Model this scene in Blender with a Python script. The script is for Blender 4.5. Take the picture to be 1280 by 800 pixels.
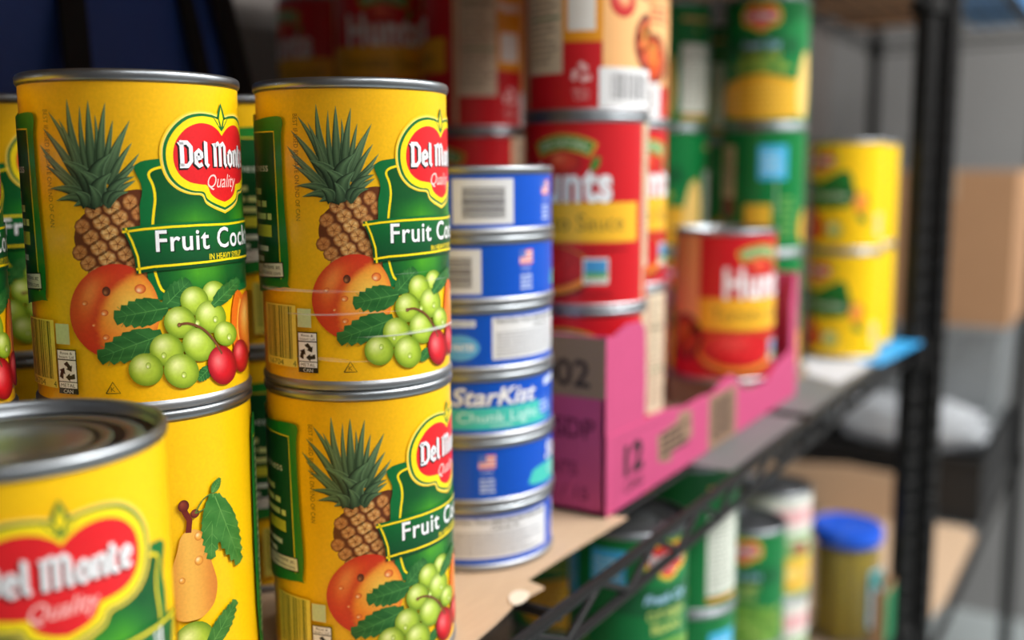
import bpy, bmesh, math, random
import numpy as np
from mathutils import Vector, Matrix
from mathutils.geometry import tessellate_polygon

for o in list(bpy.data.objects):
    bpy.data.objects.remove(o)
SC = bpy.context.scene
COL = SC.collection
PI = math.pi
R = math.radians

# ------------------------------------------------------------------ camera, world, light
F = 1255.0                      # focal length in pixels of a 1280 px wide frame
FP = 1230.0                     # plan scale used when reading positions off the photograph
YAW = R(32.0)                   # shelf direction (+X) lies 32 degrees right of the view axis
CAMZ = 0.1975
HOR = 213.0                     # image row of the horizon
PITCH = R(7.9)
cd = bpy.data.cameras.new('camera')
cam = bpy.data.objects.new('camera', cd)
COL.objects.link(cam)
SC.camera = cam
cd.sensor_width = 36.0
cd.lens = 36.0 * F / 1280.0
cd.shift_y = -((400 - HOR) - F * math.tan(PITCH)) / 1280.0
cd.clip_start = 0.01
cam.location = (0, 0, CAMZ)
fw = Vector((math.cos(YAW) * math.cos(PITCH), math.sin(YAW) * math.cos(PITCH), -math.sin(PITCH)))
cam.rotation_mode = 'QUATERNION'
cam.rotation_quaternion = (fw.to_track_quat('-Z', 'Y').to_matrix() @ Matrix.Rotation(R(-0.35), 3, 'Z')).to_quaternion()
cd.dof.use_dof = True
cd.dof.focus_distance = 0.352
cd.dof.aperture_fstop = 4.3
cd.dof.aperture_blades = 0

W = bpy.data.worlds.new('room_ambient')
SC.world = W
W.use_nodes = True
W.node_tree.nodes['Background'].inputs[0].default_value = (0.75, 0.85, 1.0, 1)
W.node_tree.nodes['Background'].inputs[1].default_value = 0.1

def area(name, loc, sx, sy, power, aim=None, color=(1, 1, 1)):
    l = bpy.data.lights.new(name, 'AREA')
    l.shape = 'RECTANGLE'; l.size = sx; l.size_y = sy; l.energy = power; l.color = color
    o = bpy.data.objects.new(name, l)
    COL.objects.link(o)
    o.location = loc
    if aim is not None:
        o.rotation_euler = (Vector(aim) - Vector(loc)).to_track_quat('-Z', 'Y').to_euler()
    return o
CEIL = 1.55
LIGHTS = [(0.95, -1.15, 71), (2.35, -1.15, 46), (-0.45, -1.15, 5)]
for lx, ly, pw in LIGHTS:
    area('ceiling_lamp', (lx, ly, CEIL - 0.045), 1.1, 0.5, pw, color=(1.0, 0.98, 0.94))

SC.view_settings.view_transform = 'Standard'
SC.view_settings.look = 'None'
SC.view_settings.gamma = 1.0
SC.view_settings.use_curve_mapping = False
SC.view_settings.exposure = 0.0

# ------------------------------------------------------------------ placing helpers
CA, SA = math.cos(YAW), math.sin(YAW)
def at(px, d):
    """floor-plan point in metres seen in image column px at depth d"""
    lat = (px - 640.0) / FP * d
    return CA * d + SA * lat, SA * d - CA * lat
def zat(py, d):
    return CAMZ - (py - HOR) / FP * d

# ------------------------------------------------------------------ materials
def lin(c):
    return tuple(((v / 255.0) / 12.92 if v / 255.0 <= 0.04045 else ((v / 255.0 + 0.055) / 1.055) ** 2.4) for v in c[:3])
def mat(name, rgb, rough=0.5, metal=0.0, noise=0.0, nscale=60.0, bump=0.0, bscale=200.0, coat=0.0, stretch=None, spec=None):
    m = bpy.data.materials.new(name)
    m.use_nodes = True
    nt = m.node_tree
    b = nt.nodes['Principled BSDF']
    b.inputs['Base Color'].default_value = (*lin(rgb), 1)
    b.inputs['Roughness'].default_value = rough
    b.inputs['Metallic'].default_value = metal
    if coat: b.inputs['Coat Weight'].default_value = coat
    if spec is not None: b.inputs['Specular IOR Level'].default_value = spec
    tc = nt.nodes.new('ShaderNodeTexCoord')
    src = tc.outputs['Object']
    if stretch:
        mp = nt.nodes.new('ShaderNodeMapping')
        mp.inputs['Scale'].default_value = stretch
        nt.links.new(src, mp.inputs[0]); src = mp.outputs[0]
    if noise:
        n = nt.nodes.new('ShaderNodeTexNoise')
        n.inputs['Scale'].default_value = nscale; n.inputs['Detail'].default_value = 5
        nt.links.new(src, n.inputs['Vector'])
        mx = nt.nodes.new('ShaderNodeMix'); mx.data_type = 'RGBA'
        l = lin(rgb)
        mx.inputs[6].default_value = (*[max(0, v * (1 - noise)) for v in l], 1)
        mx.inputs[7].default_value = (*[min(1, v * (1 + noise)) for v in l], 1)
        nt.links.new(n.outputs[0], mx.inputs[0])
        nt.links.new(mx.outputs[2], b.inputs['Base Color'])
    if bump:
        n2 = nt.nodes.new('ShaderNodeTexNoise')
        n2.inputs['Scale'].default_value = bscale; n2.inputs['Detail'].default_value = 4
        nt.links.new(src, n2.inputs['Vector'])
        bp = nt.nodes.new('ShaderNodeBump')
        bp.inputs['Strength'].default_value = bump; bp.inputs['Distance'].default_value = 0.001
        nt.links.new(n2.outputs[0], bp.inputs['Height'])
        nt.links.new(bp.outputs[0], b.inputs['Normal'])
    return m
def print_mat(name, rough=0.4, coat=0.25):
    m = bpy.data.materials.new(name)
    m.use_nodes = True
    nt = m.node_tree
    b = nt.nodes['Principled BSDF']
    a = nt.nodes.new('ShaderNodeAttribute'); a.attribute_name = 'ink'
    tc = nt.nodes.new('ShaderNodeTexCoord')
    n = nt.nodes.new('ShaderNodeTexNoise'); n.inputs['Scale'].default_value = 900; n.inputs['Detail'].default_value = 2
    nt.links.new(tc.outputs['Object'], n.inputs['Vector'])
    mr = nt.nodes.new('ShaderNodeMapRange'); mr.inputs[3].default_value = 0.88; mr.inputs[4].default_value = 1.1
    nt.links.new(n.outputs[0], mr.inputs[0])
    mx = nt.nodes.new('ShaderNodeMix'); mx.data_type = 'RGBA'; mx.blend_type = 'MULTIPLY'
    mx.inputs[0].default_value = 1
    nt.links.new(a.outputs['Color'], mx.inputs[6])
    nt.links.new(mr.outputs[0], mx.inputs[7])
    nt.links.new(mx.outputs[2], b.inputs['Base Color'])
    b.inputs['Roughness'].default_value = rough
    b.inputs['Coat Weight'].default_value = coat
    b.inputs['Coat Roughness'].default_value = 0.3
    b.inputs['Specular IOR Level'].default_value = 0.35
    return m
M = {}
M['ink'] = print_mat('printed_label_paper')
M['boxink'] = print_mat('printed_carton', 0.75, 0.0)
M['tin'] = mat('brushed_tin', (158, 161, 166), 0.46, 1.0, 0.18, 40, 0.05, 400)
M['tinlid'] = mat('tin_lid', (156, 162, 168), 0.36, 1.0, 0.12, 25, 0.04, 300)
M['black'] = mat('black_powder_coat', (15, 15, 16), 0.45, 0.0, 0.2, 300, 0.25, 900, spec=0.3)
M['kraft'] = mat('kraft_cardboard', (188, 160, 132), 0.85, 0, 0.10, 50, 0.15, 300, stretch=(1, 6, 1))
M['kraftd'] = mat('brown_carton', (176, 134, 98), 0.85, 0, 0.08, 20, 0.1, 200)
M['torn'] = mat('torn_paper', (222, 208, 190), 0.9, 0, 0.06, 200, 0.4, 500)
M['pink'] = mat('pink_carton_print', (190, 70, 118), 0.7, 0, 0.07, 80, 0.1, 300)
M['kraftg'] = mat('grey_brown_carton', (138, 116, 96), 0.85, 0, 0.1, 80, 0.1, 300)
M['liner'] = mat('grey_plastic_liner', (104, 106, 108), 0.55, 0, 0.08, 30, 0.1, 200)
M['walld'] = mat('taupe_painted_wall', (96, 90, 87), 0.8, 0, 0.06, 4, 0.1, 80)  # taupe darkened to carry the shelf shade and cut room bounce
M['wall'] = mat('grey_painted_wall', (138, 138, 138), 0.8, 0, 0.06, 4, 0.1, 80)
M['floor'] = mat('polished_concrete', (158, 166, 168), 0.35, 0, 0.22, 3.5, 0.05, 60)
M['ceil'] = mat('ceiling_tile', (205, 205, 202), 0.9, 0, 0.05, 30, 0.2, 200)
M['navy'] = mat('navy_woven_polypropylene', (48, 84, 168), 0.5, 0, 0.2, 30, 0.5, 250)
M['strap'] = mat('black_webbing', (14, 14, 17), 0.75, 0, 0.2, 200, 0.5, 700)
M['blackp'] = mat('black_plastic', (22, 23, 25), 0.5, 0, 0.15, 40)
M['bluelid'] = mat('blue_lid_paint', (20, 92, 226), 0.28, 0.0, 0.05, 60, coat=0.5)
M['pickle'] = mat('pickle_skin', (158, 138, 12), 0.4, 0, 0.3, 60, 0.6, 250)
M['yellow'] = mat('yellow_plastic', (246, 208, 12), 0.45, 0, 0.05, 40)
M['bluepaper'] = mat('blue_printed_paper', (40, 150, 220), 0.6, 0, 0.12, 50)
M['whitepaper'] = mat('white_paper', (190, 192, 200), 0.7, 0, 0.06, 50)
M['greenpaper'] = mat('green_printed_carton', (40, 130, 84), 0.7, 0, 0.1, 50)
M['bluebin'] = mat('blue_plastic_wrap', (62, 130, 190), 0.4, 0, 0.15, 20)
M['lamp'] = mat('lamp_housing', (225, 225, 225), 0.5)
def glassy(name, rgb, alpha_mix, rough=0.15):
    m = bpy.data.materials.new(name); m.use_nodes = True
    nt = m.node_tree; b = nt.nodes['Principled BSDF']
    b.inputs['Base Color'].default_value = (*lin(rgb), 1); b.inputs['Roughness'].default_value = rough
    t = nt.nodes.new('ShaderNodeBsdfTransparent'); mx = nt.nodes.new('ShaderNodeMixShader')
    n = nt.nodes.new('ShaderNodeTexNoise'); n.inputs['Scale'].default_value = 8
    mr = nt.nodes.new('ShaderNodeMapRange'); mr.inputs[3].default_value = alpha_mix * 0.6; mr.inputs[4].default_value = alpha_mix * 1.4
    tc = nt.nodes.new('ShaderNodeTexCoord'); nt.links.new(tc.outputs['Object'], n.inputs['Vector'])
    nt.links.new(n.outputs[0], mr.inputs[0]); nt.links.new(mr.outputs[0], mx.inputs[0])
    nt.links.new(t.outputs[0], mx.inputs[1]); nt.links.new(b.outputs[0], mx.inputs[2])
    nt.links.new(mx.outputs[0], nt.nodes['Material Output'].inputs[0])
    return m
M['tote'] = glassy('frosted_tote_plastic', (150, 156, 160), 0.55, 0.35)
M['film'] = glassy('white_plastic_film', (190, 195, 202), 0.7, 0.3)
M['brine'] = glassy('pickle_brine', (170, 140, 10), 0.45, 0.1)
M['glass'] = glassy('jar_glass', (190, 205, 170), 0.05, 0.05)
def streak_film():
    m = bpy.data.materials.new('shrink_film'); m.use_nodes = True
    nt = m.node_tree; b = nt.nodes['Principled BSDF']
    b.inputs['Base Color'].default_value = (0.9, 0.9, 0.9, 1); b.inputs['Roughness'].default_value = 0.2
    t = nt.nodes.new('ShaderNodeBsdfTransparent'); mx = nt.nodes.new('ShaderNodeMixShader')
    tc = nt.nodes.new('ShaderNodeTexCoord'); mp = nt.nodes.new('ShaderNodeMapping')
    mp.inputs['Scale'].default_value = (12, 12, 420)
    n = nt.nodes.new('ShaderNodeTexNoise'); n.inputs['Scale'].default_value = 1.0; n.inputs['Detail'].default_value = 3
    cr = nt.nodes.new('ShaderNodeMapRange')
    cr.inputs[1].default_value = 0.60; cr.inputs[2].default_value = 0.72; cr.inputs[3].default_value = 0.0; cr.inputs[4].default_value = 0.5
    nt.links.new(tc.outputs['Object'], mp.inputs[0]); nt.links.new(mp.outputs[0], n.inputs['Vector'])
    nt.links.new(n.outputs[0], cr.inputs[0]); nt.links.new(cr.outputs[0], mx.inputs[0])
    nt.links.new(t.outputs[0], mx.inputs[1]); nt.links.new(b.outputs[0], mx.inputs[2])
    nt.links.new(mx.outputs[0], nt.nodes['Material Output'].inputs[0])
    return m
M['shrink'] = streak_film()
def emit(name, rgb, s):
    m = bpy.data.materials.new(name); m.use_nodes = True
    b = m.node_tree.nodes['Principled BSDF']
    b.inputs['Emission Color'].default_value = (*rgb, 1); b.inputs['Emission Strength'].default_value = s
    return m
M['diffuser'] = emit('lamp_diffuser', (1, 0.98, 0.95), 6.0)

# ------------------------------------------------------------------ object helpers
def obj(name, me, m=None, parent=None, loc=None, rz=None):
    o = bpy.data.objects.new(name, me)
    COL.objects.link(o)
    if m is not None and me is not None and not me.materials:
        me.materials.append(m)
    if parent is not None: o.parent = parent
    if loc is not None: o.location = loc
    if rz is not None: o.rotation_euler = (0, 0, rz)
    return o
def tag(o, label, cat, group=None):
    o['label'] = label; o['category'] = cat
    if group: o['group'] = group
    return o
def thing(name, label, cat, loc=(0, 0, 0), rz=0.0, group=None):
    return tag(obj(name, None, None, None, loc, rz), label, cat, group)
def struct(o):
    o['kind'] = 'structure'
    return o
def mesh(name, verts, faces, smooth=False):
    me = bpy.data.meshes.new(name)
    me.from_pydata([tuple(v) for v in verts], [], faces)
    if smooth:
        for p in me.polygons: p.use_smooth = True
    me.update()
    return me
class MB:
    def __init__(s): s.v = []; s.f = []
    def box(s, x0, x1, y0, y1, z0, z1):
        n = len(s.v)
        s.v += [(x, y, z) for z in (z0, z1) for y in (y0, y1) for x in (x0, x1)]
        s.f += [tuple(n + i for i in q) for q in ((0, 2, 3, 1), (4, 5, 7, 6), (0, 1, 5, 4), (2, 6, 7, 3), (0, 4, 6, 2), (1, 3, 7, 5))]
        return s
    def tube(s, pts, r, seg=8, caps=True):
        n0 = len(s.v); P = [Vector(p) for p in pts]
        for i, p in enumerate(P):
            d = (P[min(i + 1, len(P) - 1)] - P[max(i - 1, 0)]).normalized()
            a = d.orthogonal().normalized() if abs(d.z) > 0.95 else Vector((0, 0, 1)).cross(d).normalized()
            b = d.cross(a)
            for k in range(seg):
                t = 2 * PI * k / seg
                s.v.append(tuple(p + a * (r * math.cos(t)) + b * (r * math.sin(t))))
        for i in range(len(P) - 1):
            for k in range(seg):
                q = n0 + i * seg
                s.f.append((q + k, q + (k + 1) % seg, q + seg + (k + 1) % seg, q + seg + k))
        if caps:
            s.f.append(tuple(n0 + k for k in reversed(range(seg))))
            s.f.append(tuple(n0 + (len(P) - 1) * seg + k for k in range(seg)))
        return s
    def lathe(s, prof, seg=64, cx=0, cy=0):
        n0 = len(s.v)
        for r, z in prof:
            for k in range(seg):
                t = 2 * PI * k / seg
                s.v.append((cx + r * math.cos(t), cy + r * math.sin(t), z))
        for i in range(len(prof) - 1):
            for k in range(seg):
                q = n0 + i * seg
                s.f.append((q + k, q + (k + 1) % seg, q + seg + (k + 1) % seg, q + seg + k))
        if prof[0][0] < 2e-3 or True:
            s.f.append(tuple(n0 + k for k in reversed(range(seg))))
            s.f.append(tuple(n0 + (len(prof) - 1) * seg + k for k in range(seg)))
        return s
    def prism(s, pts, z0, z1):
        n = len(s.v); k = len(pts)
        ar = sum(pts[i][0] * pts[(i + 1) % k][1] - pts[(i + 1) % k][0] * pts[i][1] for i in range(k))
        if ar < 0: pts = pts[::-1]
        s.v += [(p[0], p[1], z0) for p in pts] + [(p[0], p[1], z1) for p in pts]
        s.f.append(tuple(n + i for i in reversed(range(k)))); s.f.append(tuple(n + k + i for i in range(k)))
        for i in range(k):
            j = (i + 1) % k
            s.f.append((n + i, n + j, n + k + j, n + k + i))
        return s
    def mesh(s, name, smooth=False): return mesh(name, s.v, s.f, smooth)
def smooth_by_angle(me, deg=35):
    for p in me.polygons: p.use_smooth = True
    try: me.set_sharp_from_angle(angle=R(deg))
    except Exception: pass
    return me

# ------------------------------------------------------------------ print: flat or wrapped lettering and pictures
_text_cache = {}
def text_tris(body, bold=0.0, shear=0.0, space=1.0):
    key = (body, bold, shear, space)
    if key in _text_cache: return _text_cache[key]
    c = bpy.data.curves.new('lettering', 'FONT')
    c.body = body; c.size = 1.0; c.offset = bold; c.shear = shear; c.space_character = space
    c.resolution_u = 3; c.align_x = 'LEFT'
    o = bpy.data.objects.new('lettering', c); COL.objects.link(o)
    dg = bpy.context.evaluated_depsgraph_get(); dg.update()
    ev = o.evaluated_get(dg); me = ev.to_mesh()
    me.calc_loop_triangles()
    vs = [(v.co.x, v.co.y) for v in me.vertices]
    tr = [tuple(vs[i] for i in t.vertices) for t in me.loop_triangles]
    ev.to_mesh_clear()
    bpy.data.objects.remove(o); bpy.data.curves.remove(c)
    _text_cache[key] = tr
    return tr
def catmull(pts, n=5, closed=False):
    out = []; k = len(pts)
    rng = k if closed else k - 1
    for i in range(rng):
        if closed: p0, p1, p2, p3 = pts[i - 1], pts[i], pts[(i + 1) % k], pts[(i + 2) % k]
        else: p0, p1, p2, p3 = pts[max(i - 1, 0)], pts[i], pts[i + 1], pts[min(i + 2, k - 1)]
        for j in range(n):
            t = j / n
            out.append(tuple(0.5 * (2 * p1[a] + (p2[a] - p0[a]) * t + (2 * p0[a] - 5 * p1[a] + 4 * p2[a] - p3[a]) * t * t + (3 * p1[a] - p0[a] - 3 * p2[a] + p3[a]) * t ** 3) for a in (0, 1)))
    if not closed: out.append(tuple(pts[-1][:2]))
    return out
def mixc(a, b, t):
    t = max(0.0, min(1.0, t))
    return tuple(a[i] + (b[i] - a[i]) * t for i in range(3))
class Print:
    """triangles in label millimetres (s along the wrap, t up), each with a layer and corner inks"""
    def __init__(s, rad=None, cols=128):
        s.rad = rad; s.cols = cols; s.T = []; s.lay = 1
    def layer(s): s.lay += 1; return s
    def tri(s, a, b, c, ca, cb, cc):
        if (b[0] - a[0]) * (c[1] - a[1]) - (c[0] - a[0]) * (b[1] - a[1]) < 0: b, c, cb, cc = c, b, cc, cb
        s.T.append(((*a[:2], *ca[:3]), (*b[:2], *cb[:3]), (*c[:2], *cc[:3]), s.lay))
    def poly(s, pts, col, sub=0):
        pts = [tuple(p[:2]) for p in pts]
        tr = tessellate_polygon([[Vector((p[0], p[1], 0)) for p in pts]])
        tris = [tuple(pts[i] for i in t) for t in tr]
        for _ in range(sub):
            nt = []
            for a, b, c in tris:
                ab = ((a[0] + b[0]) / 2, (a[1] + b[1]) / 2); bc = ((c[0] + b[0]) / 2, (c[1] + b[1]) / 2); ca = ((a[0] + c[0]) / 2, (a[1] + c[1]) / 2)
                nt += [(a, ab, ca), (ab, b, bc), (ca, bc, c), (ab, bc, ca)]
            tris = nt
        f = col if callable(col) else (lambda x, y: col)
        for a, b, c in tris: s.tri(a, b, c, f(*a), f(*b), f(*c))
    def rect(s, x0, y0, x1, y1, col): s.poly([(x0, y0), (x1, y0), (x1, y1), (x0, y1)], col)
    def stroke(s, pts, w, col, closed=False, taper=False):
        k = len(pts); L = []; Q = []
        for i in range(k):
            a = pts[(i - 1) % k if closed else max(i - 1, 0)]; b = pts[(i + 1) % k if closed else min(i + 1, k - 1)]
            dx, dy = b[0] - a[0], b[1] - a[1]; n = math.hypot(dx, dy) or 1
            ww = w / 2 * ((1 - 0.8 * i / (k - 1)) if taper else 1)
            L.append((pts[i][0] - dy / n * ww, pts[i][1] + dx / n * ww)); Q.append((pts[i][0] + dy / n * ww, pts[i][1] - dx / n * ww))
        for i in range(k if closed else k - 1):
            j = (i + 1) % k
            s.tri(L[i], Q[i], Q[j], col, col, col); s.tri(L[i], Q[j], L[j], col, col, col)
    def ball(s, cx, cy, rx, ry, dark, base, hi, hx=-0.3, hy=0.35, seg=22, rings=6, rot=0.0, fn=None, cut=1.0):
        def colr(u, v):
            d = math.hypot(u - hx, v - hy); e = math.hypot(u, v)
            c = mixc(base, hi, 1 - d / 0.75)
            return mixc(c, dark, (e - 0.55) / 0.55 * (0.4 + 0.6 * min(1, d)))
        g = []
        for r in range(rings + 1):
            row = []
            for k in range(seg):
                t = 2 * PI * k / seg; u, v = r / rings * math.cos(t), r / rings * math.sin(t)
                x, y = u * rx, v * ry
                p = (cx + x * math.cos(rot) - y * math.sin(rot), cy + x * math.sin(rot) + y * math.cos(rot))
                row.append((fn(*p) if fn else p, colr(u, v)))
            g.append(row)
        for r in range(rings):
            for k in range(seg):
                a, b = g[r][k], g[r][(k + 1) % seg]; c, d = g[r + 1][(k + 1) % seg], g[r + 1][k]
                if r: s.tri(a[0], b[0], c[0], a[1], b[1], c[1])
                s.tri(a[0], c[0], d[0], a[1], c[1], d[1])
    def text(s, body, x, y, h, col, width=None, bold=0.0, shear=0.0, align='c', rot=0.0, space=1.0, fn=None):
        tr = text_tris(body, bold, shear, space)
        if not tr: return
        xs = [p[0] for t in tr for p in t]; x0, x1 = min(xs), max(xs)
        ky = h / 0.73; kx = ky
        if width: kx = width / (x1 - x0)
        off = {'c': (x0 + x1) / 2, 'l': x0, 'r': x1}[align]
        cr, sr = math.cos(rot), math.sin(rot)
        for t in tr:
            q = []
            for p in t:
                a, b = (p[0] - off) * kx, p[1] * ky
                if fn: q.append(fn(a, b))
                else: q.append((x + a * cr - b * sr, y + a * sr + b * cr))
            s.tri(*q, col, col, col)
    def lines(s, x0, y0, x1, y1, n, col, rnd, fill=0.55, gap=0.25):
        """fine print: rows of word-long bars"""
        dy = (y1 - y0) / n
        for i in range(n):
            yb = y0 + i * dy; x = x0; xe = x0 + (x1 - x0) * rnd.uniform(0.72, 1.0)
            while x < xe - dy * 0.5:
                w = min(xe - x, dy * rnd.uniform(0.9, 3.2))
                s.rect(x, yb, x + w, yb + dy * fill, col); x += w + dy * gap
    def bars(s, x0, y0, x1, y1, col, rnd, horiz=False):
        p, e = (y0, y1) if horiz else (x0, x1)
        u = (e - p) / 60
        while p < e:
            w = u * rnd.choice((1, 1, 2, 3))
            if horiz: s.rect(x0, p, x1, min(e, p + w), col)
            else: s.rect(p, y0, min(e, p + w), y1, col)
            p += w + u * rnd.choice((1, 1, 2, 2))
    def build(s, name, z0=0.0, step=1.0e-5):
        V, Fc, C, N = [], [], [], []
        ds = 2 * PI * s.rad * 1000 / s.cols if s.rad else 1e9
        def put(poly, k, lay):
            n = len(V)
            for p in poly:
                if s.rad:
                    r = s.rad + lay * step; a0 = 2 * PI * k / s.cols; a1 = 2 * PI * (k + 1) / s.cols; t = p[0] / ds - k
                    V.append((r * (math.cos(a0) * (1 - t) + math.cos(a1) * t), r * (math.sin(a0) * (1 - t) + math.sin(a1) * t), z0 + p[1] / 1000))
                    a = p[0] / (s.rad * 1000); N.append((math.cos(a), math.sin(a), 0))
                else:
                    V.append((p[0] / 1000, -lay * step * 2, z0 + p[1] / 1000)); N.append((0, -1, 0))
                C.append((*lin(p[2:5]), 1.0))
            Fc.append(tuple(range(n, n + len(poly))))
        def clip(poly, x, keep_right):
            out = []
            for i in range(len(poly)):
                a, b = poly[i], poly[(i + 1) % len(poly)]
                ia = (a[0] >= x) if keep_right else (a[0] <= x); ib = (b[0] >= x) if keep_right else (b[0] <= x)
                if ia: out.append(a)
                if ia != ib:
                    t = (x - a[0]) / (b[0] - a[0]); out.append(tuple(a[j] + (b[j] - a[j]) * t for j in range(5)))
            return out
        for a, b, c, lay in s.T:
            k0 = math.floor(min(a[0], b[0], c[0]) / ds + 1e-6); k1 = math.ceil(max(a[0], b[0], c[0]) / ds - 1e-6)
            if k1 - k0 <= 1: put((a, b, c), k0, lay); continue
            for k in range(k0, k1):
                q = clip(clip([a, b, c], k * ds, True), (k + 1) * ds, False)
                if len(q) >= 3: put(q, k, lay)
        me = bpy.data.meshes.new(name)
        me.from_pydata(V, [], Fc)
        at_ = me.color_attributes.new('ink', 'FLOAT_COLOR', 'POINT')
        at_.data.foreach_set('color', np.array(C, dtype=np.float32).ravel())
        me.polygons.foreach_set('use_smooth', [True] * len(me.polygons))
        me.normals_split_custom_set_from_vertices(N)
        me.update()
        return me

# ---- inks
INK_Y = (254, 202, 8); INK_O = (247, 182, 12); GRN = (0, 110, 52); DGRN = (0, 62, 30); LOGO_Y = (255, 226, 20); RED = (226, 30, 38); WHT = (246, 247, 250); BLK = (20, 18, 18)

GLYPH = {
 'D': (0.70, [[(-.04, .90), (.12, .98), (.12, .04)], [(.02, .97), (.38, .97), (.56, .80), (.56, .24), (.38, .05), (.0, .05)]]),
 'e': (0.54, [[(.40, .36), (.40, .56), (.26, .67), (.11, .56), (.11, .16), (.26, .05), (.44, .13)], [(.12, .34), (.40, .40)]]),
 'l': (0.32, [[(.03, .98), (.12, .98), (.12, .14), (.26, .03)]]),
 'M': (1.02, [[(-.02, .88), (.12, .97), (.12, .02)], [(.12, .84), (.34, .97), (.47, .84), (.47, .02)], [(.47, .84), (.70, .97), (.82, .84), (.82, .14), (.94, .03)]]),
 'o': (0.56, [[(.11, .54), (.27, .67), (.43, .54), (.43, .18), (.27, .05), (.11, .18), (.11, .54)]]),
 'n': (0.58, [[(.0, .62), (.11, .68), (.11, .02)], [(.11, .56), (.32, .68), (.43, .56), (.43, .12), (.52, .03)]]),
 't': (0.42, [[(.12, .92), (.12, .14), (.24, .04), (.36, .10)], [(-.02, .66), (.34, .66)]]),
 ' ': (0.24, []),
}
def gothic(P, body, x, y, h, width, col, dx=0, dy=0, w=0.185):
    tot = sum(GLYPH[c][0] for c in body); kx = width / tot; cx = x - width / 2
    for c in body:
        adv, ss = GLYPH[c]
        for st in ss:
            P.stroke([(cx + p[0] * kx + dx, y + p[1] * h + dy) for p in st], w * h * 0.95, col)
        cx += adv * kx
LOGO_OUT = [(0, 100.0), (-1.7, 97.6), (-5.6, 98.2), (-11, 98.4), (-16.5, 97.0), (-21.5, 93.0), (-24.6, 87.5), (-25.0, 81.5), (-23.4, 76.2), (-20, 72.6), (-15.4, 70.8), (-10.8, 70.2), (-9.2, 67.6), (-5.2, 65.6), (0, 64.0)]
LOGO_RED = [(0, 90.8), (-2.2, 92.8), (-6, 94.6), (-11, 95.0), (-16, 93.2), (-19.8, 89.4), (-21.4, 85.0), (-21.2, 80.4), (-19.2, 76.6), (-15.6, 74.3), (-11.4, 73.5), (-8.6, 73.0), (-7.2, 70.2), (-4.2, 68.2), (0, 67.0)]
def logo(P, s0, t0, k, fine=True, base_ink=None):
    """heart-shaped red shield with its yellow border, fleur and gothic wordmark; t0 is the tip height"""
    def mp(pts): return [(s0 + x * k, t0 + (y - 64) * k) for x, y in pts]
    def half(src, n=4):
        h = catmull(src, n); return mp(h + [(-x, y) for x, y in reversed(h[1:-1])])
    if fine:
        P.layer(); o_ = half(LOGO_OUT); cy_ = t0 + 17 * k
        sc = lambda q, p: (s0 + (1 + .02 * q) * (p[0] - s0), cy_ + (1 + .032 * q) * (p[1] - cy_))
        gl = [(255, 232, 140), (255, 216, 60), INK_Y]
        if base_ink: gl[2] = base_ink; gl = [gl[0], mixc(gl[0], base_ink, .55), base_ink]
        for q in range(2):
            for i in range(len(o_)):
                j = (i + 1) % len(o_); a, b, c, d = sc(q * 1.1, o_[i]), sc(q * 1.1, o_[j]), sc((q + 1) * 1.1, o_[j]), sc((q + 1) * 1.1, o_[i])
                P.tri(a, b, c, gl[q], gl[q], gl[q + 1]); P.tri(a, c, d, gl[q], gl[q + 1], gl[q + 1])
    P.layer(); P.poly(half(LOGO_OUT), GRN)
    P.layer(); P.poly([(s0 + 0.955 * (x - s0), t0 + 17 * k + 0.945 * (y - t0 - 17 * k)) for x, y in half(LOGO_OUT)], LOGO_Y)
    P.layer(); P.poly(half(LOGO_RED), RED)
    P.poly(mp([(-1.9, 94.2), (-2.6, 97), (-1.4, 100), (0, 102.6), (1.4, 100), (2.6, 97), (1.9, 94.2), (0, 92.4)]), GRN)
    P.poly(mp([(-2.2, 94.6), (-5.2, 98.2), (-1.2, 97.2)]), GRN); P.poly(mp([(2.2, 94.6), (5.2, 98.2), (1.2, 97.2)]), GRN)
    P.layer(); P.poly(mp([(0, 94), (-1.2, 97), (0, 101), (1.2, 97)]), LOGO_Y)
    P.poly(mp([(-1.0, 94.0), (-3.9, 97.2), (-1.7, 96.6)]), LOGO_Y); P.poly(mp([(1.0, 94.0), (3.9, 97.2), (1.7, 96.6)]), LOGO_Y)
    if fine:
        gothic(P, 'Del Monte', s0, t0 + 15.6 * k, 8.8 * k, 38.5 * k, BLK, -0.55 * k, -0.5 * k, 0.24)
        P.layer()
    gothic(P, 'Del Monte', s0, t0 + 15.6 * k, 8.8 * k, 38.5 * k, WHT)
    P.text('Quality', s0, t0 + 8.3 * k, 5.0 * k, (255, 214, 208), width=17 * k, shear=0.35)

def recycle(P, cx, cy, rr, col):
    """three chasing arrows bent round a triangle"""
    V = [(cx + rr * math.cos(PI / 2 - k * 2 * PI / 3), cy + rr * math.sin(PI / 2 - k * 2 * PI / 3)) for k in range(3)]
    for k in range(3):
        z, a, b = V[k - 1], V[k], V[(k + 1) % 3]
        l = lambda p, q, f: (p[0] + (q[0] - p[0]) * f, p[1] + (q[1] - p[1]) * f)
        P.stroke([l(z, a, .78), l(l(z, a, .93), l(a, b, .07), .5), l(a, b, .34)], rr * .42, col)
        m0, m1 = l(a, b, .32), l(a, b, .62); dx, dy = b[0] - a[0], b[1] - a[1]; n = math.hypot(dx, dy); nx, ny = -dy / n * rr * .42, dx / n * rr * .42
        P.poly([(m0[0] + nx, m0[1] + ny), (m0[0] - nx, m0[1] - ny), m1], col)

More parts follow.
